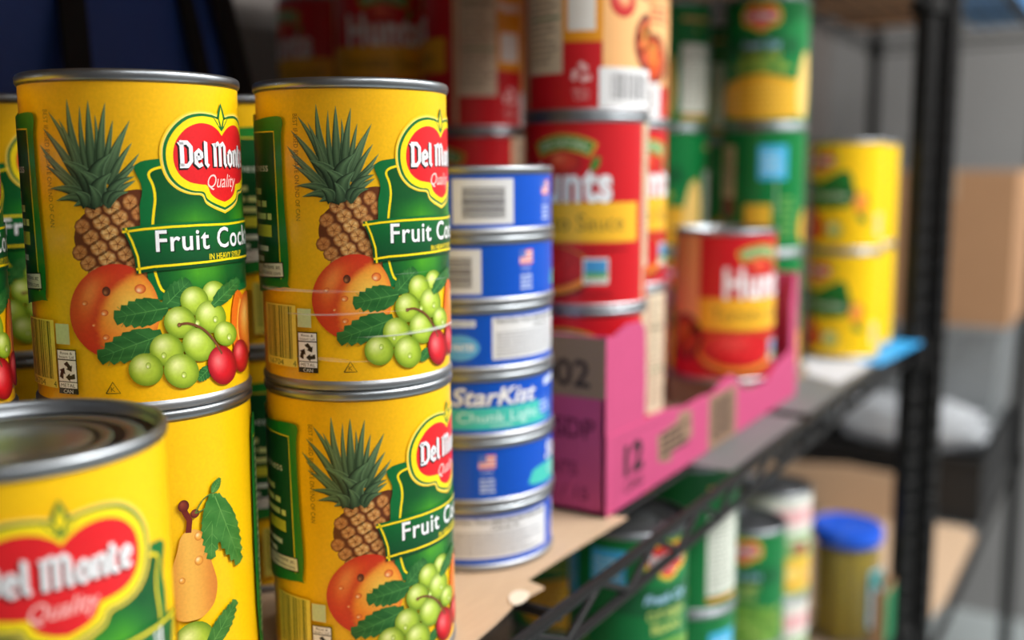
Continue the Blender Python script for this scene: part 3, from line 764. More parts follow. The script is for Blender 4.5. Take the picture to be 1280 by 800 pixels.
# ------------------------------------------------------------------ green vegetable labels
def veg_label(kind):
    P = Print(HR, 96); rnd = random.Random(23 if kind == 'corn' else 31)
    G = (0, 122, 58)
    logo(P, 0, 77, 0.72, True, (0, 122, 58))
    P.layer(); P.poly([(-38, 60), (-34, 74), (34, 74), (38, 60), (0, 54)], (0, 96, 48)); P.layer(); P.text('Fresh Cut', 0, 64, 6, (176, 212, 250), width=34, shear=.3, bold=.02)
    if kind == 'corn':
        P.text('GOLDEN SWEET', 0, 53.5, 6, (206, 214, 70), width=36, bold=.01); P.text('WHOLE KERNEL CORN', 0, 45, 6, (206, 214, 70), width=52, bold=.01)
        P.poly(catmull([(-42, 8), (-42, 30), (-24, 38), (0, 42), (24, 38), (40, 34), (42, 8), (0, 3)], 4, True), (226, 170, 30)); P.layer()
        for i in range(16):
            for j in range(7):
                x = -37 + i * 5 + (j % 2) * 2.4; y = 8 + j * 4.4
                if y < 36 - abs(x) * .12: P.ball(x, y, 2.5, 2.2, (206, 140, 20), (246, 196, 50), (255, 232, 130), seg=8, rings=2)
        P.layer(); P.poly(catmull([(38, 8), (36, 36), (44, 60), (52, 58), (55, 30), (50, 6)], 4, True), (244, 208, 120))
    else:
        P.text('CUT GREEN', 0, 53.5, 6, (214, 226, 120), width=30, bold=.01); P.text('BEANS', 0, 45, 6, (214, 226, 120), width=24, bold=.01)
        P.poly(catmull([(-42, 4), (-42, 26), (-20, 36), (0, 40), (24, 36), (42, 28), (42, 4), (0, 1)], 4, True), (116, 166, 62)); P.layer()
        for i in range(26):
            x, y, a = rnd.uniform(-36, 36), rnd.uniform(8, 32), rnd.uniform(-.7, .7)
            P.stroke([(x - 6 * math.cos(a), y - 6 * math.sin(a)), (x, y + .6), (x + 6 * math.cos(a), y + 6 * math.sin(a))], 3.4, rnd.choice(((120, 176, 60), (90, 150, 44), (166, 204, 96), (66, 124, 40))))
    # lettered back: white facts panel, serving picture, blue square
    P.layer(); P.rect(60, 10, 92, 70, (232, 236, 226)); P.rect(60, 4.5, 92, 8, (226, 150, 40)); P.rect(60, 90, 92, 93, (226, 180, 110)); P.layer(); P.lines(62, 14, 90, 67, 15, (150, 160, 146), rnd, .4); P.ball(76, 82, 3.5, 3, (60, 100, 40), (120, 150, 70), (180, 200, 120))
    P.rect(100, 40, 122, 92, (206, 190, 160)); P.layer(); P.rect(100, 28, 122, 46, (116, 40, 26)); P.lines(102, 52, 120, 88, 9, (120, 100, 76), rnd, .4)
    P.rect(-88, 62, -62, 92, (70, 184, 236)); P.layer(); P.lines(-85, 68, -65, 88, 4, (190, 230, 250), rnd, .4)
    if kind == 'bean': P.rect(-50, 76, -28, 98, (70, 184, 236)); P.layer(); P.lines(-48, 80, -30, 95, 3, (190, 230, 250), rnd, .4)
    P.rect(-100, 8, -76, 40, (236, 190, 50)); P.stroke([(-72, 62), (-72, 30)], .8, (200, 220, 200))
    P.lines(-68, 12, -50, 50, 6, (120, 176, 90), rnd, .4)
    return plain_paper(HR, HH, 0.0035, G, 96), P.build('label_print', 0.0035)

def white_veg_label():
    P = Print(HR, 96); rnd = random.Random(77)
    P.layer(); P.rect(-60, 76, 60, 92, (240, 186, 190)); P.rect(-60, 0, 60, 66, (140, 186, 116)); P.layer(); P.poly(catmull([(-40, 14), (-30, 36), (0, 42), (30, 36), (40, 14), (0, 4)], 4, True), (238, 198, 60)); P.ball(0, 50, 12, 6, (120, 40, 40), (180, 70, 60), (200, 110, 90))
    P.layer(); P.ball(-8, 22, 14, 12, (226, 150, 50), (250, 210, 90), (255, 240, 160)); P.ball(14, 20, 12, 10, (226, 150, 50), (250, 200, 80), (255, 240, 160)); P.lines(-30, 58, 30, 64, 1, (230, 236, 220), rnd)
    return plain_paper(HR, HH, 0.0035, (232, 234, 226), 96), P.build('label_print', 0.0035)

def peach_label():
    P = Print(HR, 96); rnd = random.Random(5)
    logo(P, 0, 72, 0.8, True)
    P.layer(); P.poly(catmull([(-34, 46), (-30, 70), (0, 66), (30, 78), (36, 46), (20, 40), (-20, 40)], 4, True), (20, 116, 48)); P.layer(); P.poly([(-40, 46), (40, 46), (38, 60), (-38, 60)], (0, 96, 44)); P.layer(); P.text('Sliced Peaches', 0, 50, 6.4, (214, 236, 214), width=62, bold=.02)
    P.ball(-16, 24, 20, 17, (200, 60, 20), (244, 150, 40), (255, 206, 100)); P.layer(); P.ball(-4, 20, 12, 13, (190, 40, 20), (226, 84, 40), (250, 160, 90)); P.layer(); P.ball(18, 18, 9, 9, (120, 130, 40), (190, 196, 110), (236, 240, 200)); P.ball(-34, 30, 11, 15, (210, 80, 20), (246, 150, 40), (255, 206, 100))
    P.layer(); P.ball(44, 46, 8, 10, (220, 100, 30), (246, 150, 50), (255, 210, 120)); serrated(P, (40, 34), (52, 26), 4, (50, 110, 40), (130, 170, 80), lambda x, y: (x, y), 5)
    P.layer(); P.rect(62, 12, 72, 34, (240, 232, 170)); P.layer(); P.bars(63, 14, 71, 32, (90, 100, 50), rnd, True)
    P.rect(84, 10, 120, 96, (20, 116, 48)); P.layer(); P.lines(87, 14, 117, 92, 18, (200, 220, 160), rnd, .4)
    return plain_paper(HR, HH, 0.0035, (250, 204, 14), 96), P.build('label_print', 0.0035)

# ------------------------------------------------------------------ can shells
def shell(rr, rb, h, seg=96):
    """rolled seam, side wall with shallow beads near the ends, and a ringed lid sunk inside the upper seam"""
    w = rr - rb
    body = [(rr - .0046, .0016), (rr - .0030, .0002), (rr - .0012, 0), (rr - .0003, .0005), (rr, .0013), (rr, .0026), (rr - .0004, .0033), (rb, .0039), (rb - .0003, .0052), (rb - .0003, h - .0055), (rb, h - .0042), (rb + w * .4, h - .0040)]
    b = MB().lathe(body, seg)
    lid = [(rb - .0002, h - .0040), (rr - .0004, h - .0036), (rr, h - .0028), (rr, h - .0012), (rr - .0004, h - .0004), (rr - .0011, h), (rr - .0019, h - .0004), (rr - .0022, h - .0014), (rr - .0026, h - .0040), (rr - .0034, h - .0046), (rr - .0052, h - .0046), (rr - .0058, h - .0040), (rr - .0085, h - .0036),
           (rr - .0105, h - .0038), (rr - .0113, h - .0044), (rr - .0135, h - .0044), (rr - .0143, h - .0038), (rr * .56, h - .0036), (rr * .54, h - .0041), (rr * .5, h - .0041), (rr * .48, h - .0036), (.004, h - .0036), (.0005, h - .0036)]
    l = MB().lathe(lid, seg)
    bm, lm = b.mesh('body', True), l.mesh('lid', True)
    smooth_by_angle(bm, 50); smooth_by_angle(lm, 50)
    return bm, lm
H1 = 0.112; HF = 0.1150; HT = 0.0331
KIND = {}
sb, sl = shell(.0380, FR - .0001, HF)
KIND['fruit'] = (sb, sl, *fruit_label())
hb, hl = shell(.0380, HR - .0001, H1, 64)
KIND['tomato'] = (hb, hl, *tomato_label())
KIND['corn'] = (hb, hl, *veg_label('corn'))
KIND['bean'] = (hb, hl, *veg_label('bean'))
KIND['white'] = (hb, hl, *white_veg_label())
KIND['peach'] = (hb, hl, *peach_label())
tb_, tl_ = shell(.0422, TR - .0001, HT)
KIND['tuna'] = (tb_, tl_, *tuna_label())
NAME = {'fruit': 'fruit_can', 'tomato': 'tomato_can', 'corn': 'corn_can', 'bean': 'green_bean_can', 'white': 'vegetable_can', 'peach': 'peach_can', 'tuna': 'tuna_can'}
def can(kind, x, y, z, s_mm, phi, label, group=None, scale=1.0):
    """stand a can at x, y, z so that wrap position s_mm shows phi degrees right of the line to the viewer"""
    body, lid, lab, prt = KIND[kind]
    rad = {'fruit': FR, 'tuna': TR}.get(kind, HR) * 1000
    rz = math.atan2(-y, -x) + R(phi) - s_mm / rad
    t = thing(NAME[kind], label, 'can', (x, y, z), rz, group)
    t.scale = (scale, scale, scale)
    obj('body', body, M['tin'], t); obj('lid', lid, M['tinlid'], t)
    l = obj('label', lab, M['ink'], t)
    obj('label_print', prt, M['ink'], l)
    return t

# ------------------------------------------------------------------ the room
FLOOR = -0.95
WX0, WX1, WY0, WY1 = -1.2, 2.75, -2.4, 0.72
def slab(name, x0, x1, y0, y1, z0, z1, m):
    return struct(obj(name, MB().box(x0, x1, y0, y1, z0, z1).mesh(name), m))
slab('floor', WX0, WX1, WY0, WY1, FLOOR - .05, FLOOR, M['floor'])
slab('ceiling', WX0, WX1, WY0, WY1, CEIL, CEIL + .05, M['ceil'])
slab('wall_back', WX0, WX1, WY1, WY1 + .05, FLOOR - .05, CEIL + .05, M['walld'])
slab('wall_far', WX1, WX1 + .05, WY0, WY1, FLOOR - .05, CEIL + .05, M['wall'])
slab('wall_near', WX0 - .05, WX0, WY0, WY1, FLOOR - .05, CEIL + .05, M['walld'])
slab('wall_front', WX0, WX1, WY0 - .05, WY0, FLOOR - .05, CEIL + .05, M['walld'])
for i, (lx, ly, pw) in enumerate(LIGHTS):
    t = thing('ceiling_light', ('square-edged white ceiling light panel above the aisle', 'white ceiling light panel at the far end of the aisle', 'white ceiling light panel over the near end of the aisle')[i], 'light', (lx, ly, CEIL), 0, 'ceiling light panels')
    b = MB()
    for q in ((-.58, .58, -.28, -.255), (-.58, .58, .255, .28), (-.58, -.555, -.255, .255), (.555, .58, -.255, .255)): b.box(*q, -.04, 0)
    obj('frame', b.mesh('frame'), M['lamp'], t)
    obj('diffuser', MB().box(-.555, .555, -.255, .255, -.03, -.02).mesh('diffuser'), M['diffuser'], t)

# ------------------------------------------------------------------ wire racks
def post_mesh(z0, z1):
    r = 0.0127; prof = [(r * .9, z0), (r, z0 + .002)]
    z = z0 + .0254
    while z < z1 - .01:
        prof += [(r, z - .0012), (r - .0011, z), (r, z + .0012)]; z += .0254
    prof += [(r, z1 - .002), (r * .9, z1)]
    me = MB().lathe(prof, 20).mesh('post', True)
    return smooth_by_angle(me, 40)
def shelf_mesh(x0, x1, y0, y1, z):
    b = MB()
    for yy in (y0, y1):
        b.tube([(x0, yy, z - .0030), (x1, yy, z - .0030)], .0030, 8)
        b.tube([(x0, yy, z - .0215), (x1, yy, z - .0215)], .0026, 8)
    for xx in (x0, x1):
        b.tube([(xx, y0, z - .0050), (xx, y1, z - .0050)], .0030, 8)
        b.tube([(xx, y0, z - .0215), (xx, y1, z - .0215)], .0026, 8)
    for q in (.335, .68):
        b.tube([(x0 + (x1 - x0) * q, y0, z - .0058), (x0 + (x1 - x0) * q, y1, z - .0058)], .0028, 8)
    for xx in (x0, x1):
        for yy in (y0, y1):
            b.lathe([(.0133, z - .032), (.0185, z - .030), (.0172, z + .004), (.0133, z + .006)], 20, xx, yy)
    return smooth_by_angle(b.mesh('shelf_frame'), 40)
def zigzag_mesh(x0, x1, y, z):
    b = MB(); n = int(round((x1 - x0 - .05) / .034)); n += n % 2; st = (x1 - x0 - .05) / n
    b.tube([(x0 + .025 + i * st, y, z - (.0042 if i % 2 else .0205)) for i in range(n + 1)], .0021, 8)
    return smooth_by_angle(b.mesh('truss_wire'), 50)
def rack(label, x0, x1, y0, y1, shelves, z1):
    t = thing('wire_rack', label, 'rack', (x0, y0, FLOOR), 0, 'black wire storage racks')
    pm = post_mesh(0, z1 - FLOOR)
    L, D = x1 - x0, y1 - y0
    for xx in (0, L):
        for yy in (0, D): obj('post', pm, M['black'], t, (xx, yy, 0))
    wm = MB().tube([(.001, 0, 0), (L - .001, 0, 0)], .0015, 6).mesh('shelf_wire', True)
    for z in shelves:
        zz = z - FLOOR
        s = obj('shelf_frame', shelf_mesh(0, L, 0, D, zz), M['black'], t)
        n = int(D / .030)
        for i in range(1, n): obj('shelf_wire', wm, M['black'], s, (0, D * i / n, zz - .0015))
        for yy in (0, D): obj('truss_wire', zigzag_mesh(0, L, yy, zz), M['black'], s)
    return t
RY0, RY1 = 0.214, 0.648
LOW = -0.352
UP = 0.396
rack('black wire storage rack holding the stacked cans', -0.035, 1.213, RY0, RY1, (LOW, 0.0, UP), 0.75)
R2Z, R2U = -0.425, 0.475
rack('black wire storage rack holding cartons and a clear tote', 1.247, 2.40, 0.196, 0.53, (R2Z, R2U), 0.75)

# cardboard decks, liners
def sheet(name, pts, z0, z1, m, label, cat, group=None):
    return tag(obj(name, MB().prism(pts, z0, z1).mesh(name), m), label, cat, group)
CZ = 0.0012
P_at = lambda px, py: at(px, CAMZ * FP / (py - HOR) * .985)
sheet('cardboard_sheet', [(0.06, 0.225), (0.250, 0.2195), (0.285, .2185), (0.300, 0.2235), P_at(617, 786), P_at(640, 762), P_at(679, 739), P_at(656, 729), P_at(700, 700), P_at(785, 647), P_at(716, 640), P_at(712, 600), (0.470, 0.40), (0.460, 0.62), (0.06, 0.62)], 0, CZ, M['kraft'], 'brown cardboard sheet with a torn edge under the stacked cans', 'cardboard')
tp = [P_at(*p) for p in ((634, 752), (644, 745), (656, 746), (660, 751), (652, 760), (640, 764), (635, 760))]
sheet('paper_scrap', catmull(tp, 4, True), CZ, CZ + .0006, M['torn'], 'small pale torn scrap of paper stuck on the cardboard edge', 'paper')
sheet('shelf_liner', [(0.618, 0.2175), (0.782, 0.2175), (0.782, 0.630), (0.618, 0.630)], 0, .0010, M['liner'], 'grey plastic shelf liner beneath the pink tray', 'shelf liner', 'grey shelf liners')
sheet('shelf_liner', [(0.800, 0.2175), (1.155, 0.2175), (1.155, 0.630), (0.800, 0.630)], 0, .0010, M['liner'], 'grey plastic shelf liner beneath the yellow peach cans', 'shelf liner', 'grey shelf liners')
sheet('cardboard_sheet', [(-.01, 0.220), (1.16, 0.220), (1.16, 0.63), (-.01, 0.63)], UP, UP + .002, M['kraftd'], 'brown cardboard sheet lying on the top shelf over the cans', 'cardboard')
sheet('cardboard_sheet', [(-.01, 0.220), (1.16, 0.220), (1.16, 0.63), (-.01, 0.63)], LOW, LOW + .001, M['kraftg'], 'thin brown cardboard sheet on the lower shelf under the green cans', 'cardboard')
LOWZ = LOW + .001

# ------------------------------------------------------------------ fruit cocktail cans
g = 'yellow fruit cocktail cans'
A = at(184, .370); B = at(449, .404); C = at(16, .260)
can('fruit', *A, CZ, 60, 18, 'yellow fruit can showing a pear print, under another can behind the shiny-lidded can', g)
can('fruit', *A, CZ + HF, 0, 51, 'yellow fruit cocktail can beside the blue bag, nearly all its logo in view', g)
can('fruit', *B, CZ, S_PINE, -6, 'lower yellow fruit cocktail can of the stack beside the tuna cans', g)
filmed = can('fruit', *B, CZ + HF, S_PINE, -9, 'upper yellow fruit cocktail can beside the tuna stack, streaked with clear shrink film', g)
sheet('cardboard_pad', [(C[0] - .034, C[1] - .034), (C[0] + .034, C[1] - .034), (C[0] + .034, C[1] + .034), (C[0] - .034, C[1] + .034)], CZ, CZ + .014, M['kraft'], 'folded cardboard pad under the can with its lid in full view', 'pad')
can('fruit', *C, CZ + .014, 0, 12, 'single yellow fruit cocktail can whose ringed tin lid is in full view', g)
D = at(-136, .331)
can('fruit', *D, CZ, 60, 0, 'yellow fruit can at the bottom of the end stack, farthest from the tuna cans', g)
can('fruit', *D, CZ + HF, 0, 66, 'yellow fruit cocktail can on top of the end stack, farthest from the tuna cans', g)
E = at(322, .486)
for k in (0, 1): can('fruit', *E, CZ + HF * k, S_PINE - 23, 20, ('bottom', 'top')[k] + ' yellow can with green panel in the gap behind two fruit cocktail stacks', g)
G_ = at(45, .470)
for k in (0, 1): can('fruit', *G_, CZ + HF * k, 0, 30, ('bottom', 'top')[k] + ' yellow can in the dark narrow gap in front of the blue bag', g)
fb = MB()
seg = 96
for j in range(9):
    for k in range(seg + 1):
        a = 2 * PI * k / seg; r = .0381 + .0002 * math.sin(5 * a + j) ; fb.v.append((r * math.cos(a), r * math.sin(a), .012 + .034 * j / 8 + .0015 * math.sin(a * 2)))
for j in range(8):
    for k in range(seg): q = j * (seg + 1) + k; fb.f.append((q, q + 1, q + seg + 2, q + seg + 1))
obj('shrink_film', fb.mesh('shrink_film', True), M['shrink'], filmed)

# ------------------------------------------------------------------ tuna stack
TX, TY = at(590, .514)
tl = ['topmost blue tuna can of the stack, barcode box in full view', 'second blue tuna can from the top, barcode partly hidden, small flag', 'third blue tuna can from the top with a white facts panel and water badge',
      'blue tuna can with the white brand name and teal band', 'blue tuna can with a small flag, second from the bottom of the stack', 'bottom blue tuna can with a wide white facts panel on the cardboard']
ts = [(0, 9), (39.2, 40), (172, 14), (100, 17), (39.2, 9), (206, 26)]
for k in range(6):
    can('tuna', TX + (.0006 * math.sin(k * 2.1)), TY, CZ + HT * (5 - k), *ts[k], tl[k], 'stacked blue tuna cans')

# ------------------------------------------------------------------ pink tray with tomato cans
TZ = 0.0022
tx0, tx1, ty0, ty1, th = 0.492, 0.860, 0.246, 0.366, 0.103
sheet('cardboard_pad', [(0.50, 0.27), (0.82, 0.27), (0.82, 0.36), (0.50, 0.36)], .0010, TZ, M['blackp'], 'black pad under the pink cardboard tray', 'pad')  # added pad, black to stand for the shadow band beneath the tray
tray = thing('cardboard_tray', 'pink cardboard case tray with a torn low front, holding tomato cans', 'tray', (tx0, ty0, TZ), 0)
L, Dp = tx1 - tx0, ty1 - ty0; wt = .003
obj('base', MB().box(0, L, 0, Dp, 0, .0022).mesh('base'), M['kraftg'], tray)
obj('end_wall', MB().box(0, wt, 0, Dp, 0, th).mesh('end_wall'), M['pink'], tray)
obj('end_wall', MB().box(L - wt, L, 0, Dp, 0, th + .004).mesh('end_wall'), M['pink'], tray)
obj('back_wall', MB().box(0, L, Dp - wt, Dp, 0, th).mesh('back_wall'), M['pink'], tray)
def front_panel(pts, m, name, y0=-.0005, y1=.0022):
    b = MB().prism(pts, y0, y1)
    b.v = [(x, z, y) for x, y, z in b.v]
    b.f = [tuple(reversed(q)) for q in b.f]
    return obj(name, b.mesh(name), m, tray)
front_panel([(0.0, 0), (L, 0), (L, .044), (.318, .036), (.285, .026), (.25, .027), (.226, .033), (.214, .042), (.204, .046), (.188, .044), (.166, .039), (.145, .041), (.12, .040), (.09, .0445), (0.012, .046), (0, .047)], M['pink'], 'front_wall')
front_panel([(0, .044), (.053, .044), (.054, .07), (.052, .101), (.047, .106), (.03, .107), (.012, .102), (0.0, .104)], M['pink'], 'corner_flap', .0002, .0026)
front_panel([(L, .04), (L - .018, .04), (L - .02, .08), (L - .012, .105), (L, .107)], M['pink'], 'corner_flap', .0002, .0026)
# case print on the front
P = Print(); rnd = random.Random(2); K = (52, 30, 40); KB = (150, 120, 98)
P.stroke([(13, 2), (14, 42)], .7, (150, 60, 96)); P.stroke([(13, 42), (90, 39)], .5, (150, 60, 96))
P.text('12', 36, 18, 18, K, width=27, bold=.05); P.text('CANS', 36, 7, 7, K, width=26, bold=.01)
obj('case_print', P.build('case_print'), M['boxink'], tray, (0, -.0006, 0))
P = Print(); P.poly([(72, 14), (92, 10), (94, 15), (128, 18), (126, 37), (104, 39), (102, 34), (70, 31)], KB); P.layer(); P.lines(76, 15, 122, 33, 4, (64, 50, 44), rnd, .6)
obj('kraft_patch', P.build('kraft_patch'), M['boxink'], tray, (0, -.0006, 0))
P = Print(); P.rect(158, 0.2, 214, 38, KB); P.layer(); P.bars(165, 4, 206, 35, (60, 48, 42), rnd)
obj('barcode_print', P.build('barcode_print'), M['boxink'], tray, (0, -.0006, 0))
P = Print(); Wd = Dp * 1000
P.rect(0, 68, Wd, 102.5, (146, 120, 96)); obj('kraft_band', P.build('kraft_band'), M['boxink'], tray, (-.0002, Dp, 0), -PI / 2); P = Print(); P.layer(); P.text('002', Wd - 27, 74, 16, (50, 38, 36), width=34, bold=.02); P.text('T SDP', Wd - 27, 44, 12, (92, 24, 58), width=40, bold=.01)
P.text('HUNTS', Wd - 34, 22, 8, (92, 24, 58), width=32); P.text('12 / 15', Wd - 26, 8, 8, (92, 24, 58), width=30); P.stroke([(Wd - 40, 2), (Wd - 40, 66)], .8, (120, 40, 80))
o = obj('case_print', P.build('case_print'), M['boxink'], tray, (-.0002, Dp, 0), -PI / 2)

g = 'stacked red tomato cans'
TB = TZ + .0022
H_1 = at(731, .615); H_2 = at(764, .715); H_0 = at(597, .727); H_3 = at(490, .775); H_4 = at(418, .85)
def column(kind, xy, z, n, faces, labels, group):
    for k in range(n): can(kind, *xy, z + H1 * k, *faces[k], labels[k], group)
column('tomato', H_1, TB, 3, [(0, -20), (0, -21), (96, -3)], ['red tomato can in the pink tray corner, under two others', 'red tomato sauce can stacked over the pink tray corner behind the tuna', 'topmost red tomato can showing its barcode and recipe panel over the tray corner'], g)
column('tomato', H_2, TB, 3, [(58, 40), (0, 40), (140, 40)], ['red tomato can with cream stripe inside the pink tray', 'red tomato sauce can wedged between the tall red stack and green cans', 'topmost red tomato can wedged beside the green cans'], g)
column('tomato', H_0, 0.0, 3, [(150, 0), (40, 20), (74, 8)], ['shaded red tomato can at the base of the stack behind the tuna', 'shaded red tomato can in the middle of the stack behind the tuna', 'shaded red tomato can with a long facts panel, on top behind the tuna'], g)
column('tomato', H_3, 0.0, 3, [(0, 0), (0, 0), (0, 0)], ['red tomato can at the bottom of the darkest back stack', 'red tomato can halfway up the darkest back stack', 'dim red tomato can with the brand name showing above the fruit cans'], g)
column('tomato', H_4, 0.0, 3, [(150, 30), (150, 30), (0, -60)], ['red tomato can at the bottom of the corner back stack', 'red tomato can halfway up the corner back stack', 'dim red tomato can with an orange panel at the corner of the back stack'], g)
px_, py_ = at(902, .834)
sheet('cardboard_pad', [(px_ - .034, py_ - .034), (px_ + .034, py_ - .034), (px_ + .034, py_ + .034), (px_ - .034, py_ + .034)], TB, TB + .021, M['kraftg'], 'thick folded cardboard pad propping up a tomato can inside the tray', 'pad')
can('tomato', px_, py_, TB + .021, 0, 44, 'single red tomato can standing at the torn front of the pink tray', g, scale=1.11)

# ------------------------------------------------------------------ green vegetable cans beyond the tray
g = 'green vegetable cans on the main shelf'
GZ = 0.0105
G1 = at(831, .952); G2 = at(946, .932)
for n_, (x, y) in enumerate((G1, G2)):
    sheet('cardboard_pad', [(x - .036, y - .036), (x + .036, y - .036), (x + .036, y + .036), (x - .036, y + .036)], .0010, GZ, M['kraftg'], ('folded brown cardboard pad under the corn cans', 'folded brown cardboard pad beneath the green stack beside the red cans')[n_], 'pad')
column('corn', G1, GZ, 3, [(0, 0), (46, 38), (76, 40)], ['green can at the foot of the stack wedged by the red cans', 'green can with a pale corn picture beside the red cans', 'green can showing its white facts panel beside the red cans'], g)
column('corn', G2, GZ, 3, [(-88, -20), (-76, 12), (0, -8)], ['green corn can at the foot of the stack behind the tray end', 'green corn can with a blue square sticker', 'topmost green corn can with the red logo and yellow kernels'], g)

column('corn', at(893, 1.03), .0010, 3, [(0, 60), (0, 60), (76, 0)], ['green can at the foot of the stack in the dark gap between green stacks', 'green can halfway up in the dark gap between the green stacks', 'green can topmost in the dark gap between the green stacks'], g)  # column added behind to make the gap between stacks dark

# ------------------------------------------------------------------ yellow peach cans at the shelf end
g = 'yellow peach cans at the shelf end'
paper_top = .0022
Y1 = at(1049, 1.05); Y2 = at(1067, 1.135)
wp = [at(*q) for q in ((995, .96), (1040, .905), (1072, .935), (1066, 1.02), (1030, 1.05))]
sheet('paper_flyer', [P_at(998, 462), P_at(1046, 477), P_at(1082, 458), P_at(1100, 437), P_at(1060, 420), P_at(1010, 430)], .0010, .0016, M['whitepaper'], 'white paper flyer under the yellow peach cans', 'paper')
sheet('paper_flyer', [P_at(1072, 452), P_at(1100, 455), P_at(1150, 428), P_at(1140, 416), P_at(1090, 418)], .0016, .0022, M['bluepaper'], 'bright blue paper flyer at the shelf end by the post', 'paper')
column('peach', Y1, paper_top, 2, [(0, -46), (0, -46)], ['bottom yellow peach can of the stack before the black posts', 'top yellow peach can of the stack before the black posts'], g)
column('peach', Y2, paper_top, 2, [(-75, 45), (-75, 45)], ['bottom yellow peach can half hidden next to the black post', 'top yellow peach can half hidden next to the black post'], g)

# ------------------------------------------------------------------ lower shelf
g = 'cans on the lower shelf'
D_ = at(786, .604); A_ = at(862, .738); B_ = at(936, .905); C_ = at(972, 1.010)
column('bean', D_, LOWZ, 3, [(0, 0), (0, 40), (0, 42)], ['green bean can at the base of the lower-shelf stack by the truss wire', 'middle green bean can of the lower-shelf stack by the truss wire', 'green bean can with a blue square just under the wire shelf'], g)
column('bean', A_, LOWZ, 3, [(0, 0), (-80, 40), (76, 48)], ['green can at the base of the lower stack with the pale panel', 'middle green can of the lower stack with the pale panel', 'green can with a pale facts panel under the grey liner'], g)
column('bean', B_, LOWZ, 2, [(0, 0), (0, -2)], ['green can carrying another, in front of the pickle jar', 'green can with red logo and dark lid before the pickle jar'], g)
column('white', C_, LOWZ, 2, [(0, 30), (0, 48)], ['pale labelled can carrying another beside the pickle jar', 'pale can with pink band and dark lid beside the pickle jar'], g)
X1 = at(702, .70); X2 = at(760, .86)
column('corn', X1, LOWZ, 3, [(0, 0), (0, 20), (0, 20)], ['green corn can deep on the lower shelf, lowest of three', 'green corn can deep on the lower shelf, middle of three', 'green corn can deep on the lower shelf, topmost of three'], g)
column('bean', X2, LOWZ, 3, [(0, 0), (0, 30), (0, 30)], ['shaded green bean can behind the blue-square can, lowest of three', 'shaded green bean can behind the blue-square can, middle of three', 'shaded green bean can behind the blue-square can, topmost of three'], g)
# pickle jar
jx, jy = at(1066, 1.135)
jar = thing('pickle_jar', 'glass jar of pickles with a bright blue lid by the black post', 'jar', (jx, jy, LOWZ), 0)
jar.scale = (1.07, 1.07, 1.08)
jw = smooth_by_angle(MB().lathe([(.030, .0005), (.036, .002), (.038, .008), (.038, .092), (.0365, .100), (.034, .106), (.034, .113), (.0328, .113), (.0328, .105), (.0350, .099), (.0364, .092), (.0364, .009), (.034, .004)], 48).mesh('glass', True), 50)
obj('glass', jw, M['glass'], jar)
obj('brine', smooth_by_angle(MB().lathe([(.030, .0045), (.0358, .010), (.0358, .092), (.0345, .099), (.032, .104)], 48).mesh('brine', True), 50), M['brine'], jar)
jl = smooth_by_angle(MB().lathe([(.0345, .109), (.0372, .109), (.0378, .111), (.0378, .121), (.0368, .1245), (.034, .1252), (.031, .1243), (.001, .1243)], 48).mesh('lid', True), 40)
obj('lid', jl, M['bluelid'], jar)
P = Print(.0384, 64); rnd = random.Random(3)
P.rect(-14, 20, 22, 84, (120, 190, 220)); P.layer(); P.rect(-12, 22, 20, 60, (226, 238, 242)); P.layer(); P.lines(-10, 26, 18, 56, 6, (60, 140, 190), rnd); P.rect(-12, 64, 20, 80, (30, 130, 120))
lb = obj('label', P.build('label', 0), M['ink'], jar); lb.rotation_euler = (0, 0, math.atan2(-jy, -jx) + R(62))
for k in range(9):
    a = 2 * PI * k / 8; rr = .0245 if k < 8 else 0
    pts = [(0, 0, .0), (.001, 0, .022), (.0012, .001, .05), (0, .001, .08), (-.001, 0, .104)]
    m_ = MB(); m_.tube(pts, .0094, 10); me = smooth_by_angle(m_.mesh('pickle_spear', True), 50)
    tag(obj('pickle_spear', me, M['pickle'], None, (jx + rr * math.cos(a), jy + rr * math.sin(a), LOWZ + .0055)), 'yellow-green pickle spear inside the blue-lidded jar', 'pickle', 'pickle spears in the jar')
gb = thing('carton', 'slim brown carton with a green face beside the post base', 'box', (1.150, .2170, LOWZ), 0)
cb = MB().box(0, .045, 0, .001, 0, .07).box(0, .045, .013, .014, 0, .07).box(0, .001, .001, .013, 0, .07).box(.044, .045, .001, .013, 0, .07).box(.001, .044, .001, .013, 0, .001)
obj('wall_panel', cb.mesh('wall_panel'), M['kraftd'], gb); obj('green_face', MB().box(-.0005, .0455, -.0008, 0, 0, .064).mesh('green_face'), M['greenpaper'], gb)

# ------------------------------------------------------------------ blue tote bag behind the fruit cans
bag = thing('tote_bag', 'dark blue woven tote bag with black straps standing behind the cans', 'bag', (0.122, 0.505, CZ), 0)
bw, bd, bh = 0.40, 0.105, 0.335
b = MB(); NU, NV = 48, 24; rnd = random.Random(9)
for j in range(NV + 1):
    v = j / NV
    for i in range(NU):
        a = 2 * PI * i / NU
        cx_, sy_ = math.cos(a), math.sin(a)
        ex = abs(cx_) ** 0.4 * (1 if cx_ > 0 else -1); ey = abs(sy_) ** 0.5 * (1 if sy_ > 0 else -1)
        wob = .006 * math.sin(9 * v + 3 * a) + .004 * math.sin(17 * v - 5 * a)
        sc = 1 - .10 * v ** 2
        b.v.append((bw / 2 + ex * (bw / 2 - .004) * sc + wob * .4, bd / 2 + ey * (bd / 2 - .010) * (1 - .25 * v) + wob * .6, bh * v))
for j in range(NV):
    for i in range(NU):
        q = j * NU; b.f.append((q + i, q + (i + 1) % NU, q + NU + (i + 1) % NU, q + NU + i))
b.f.append(tuple(reversed(range(NU)))); b.f.append(tuple(NV * NU + i for i in range(NU)))
obj('bag_body', b.mesh('bag_body', True), M['navy'], bag)
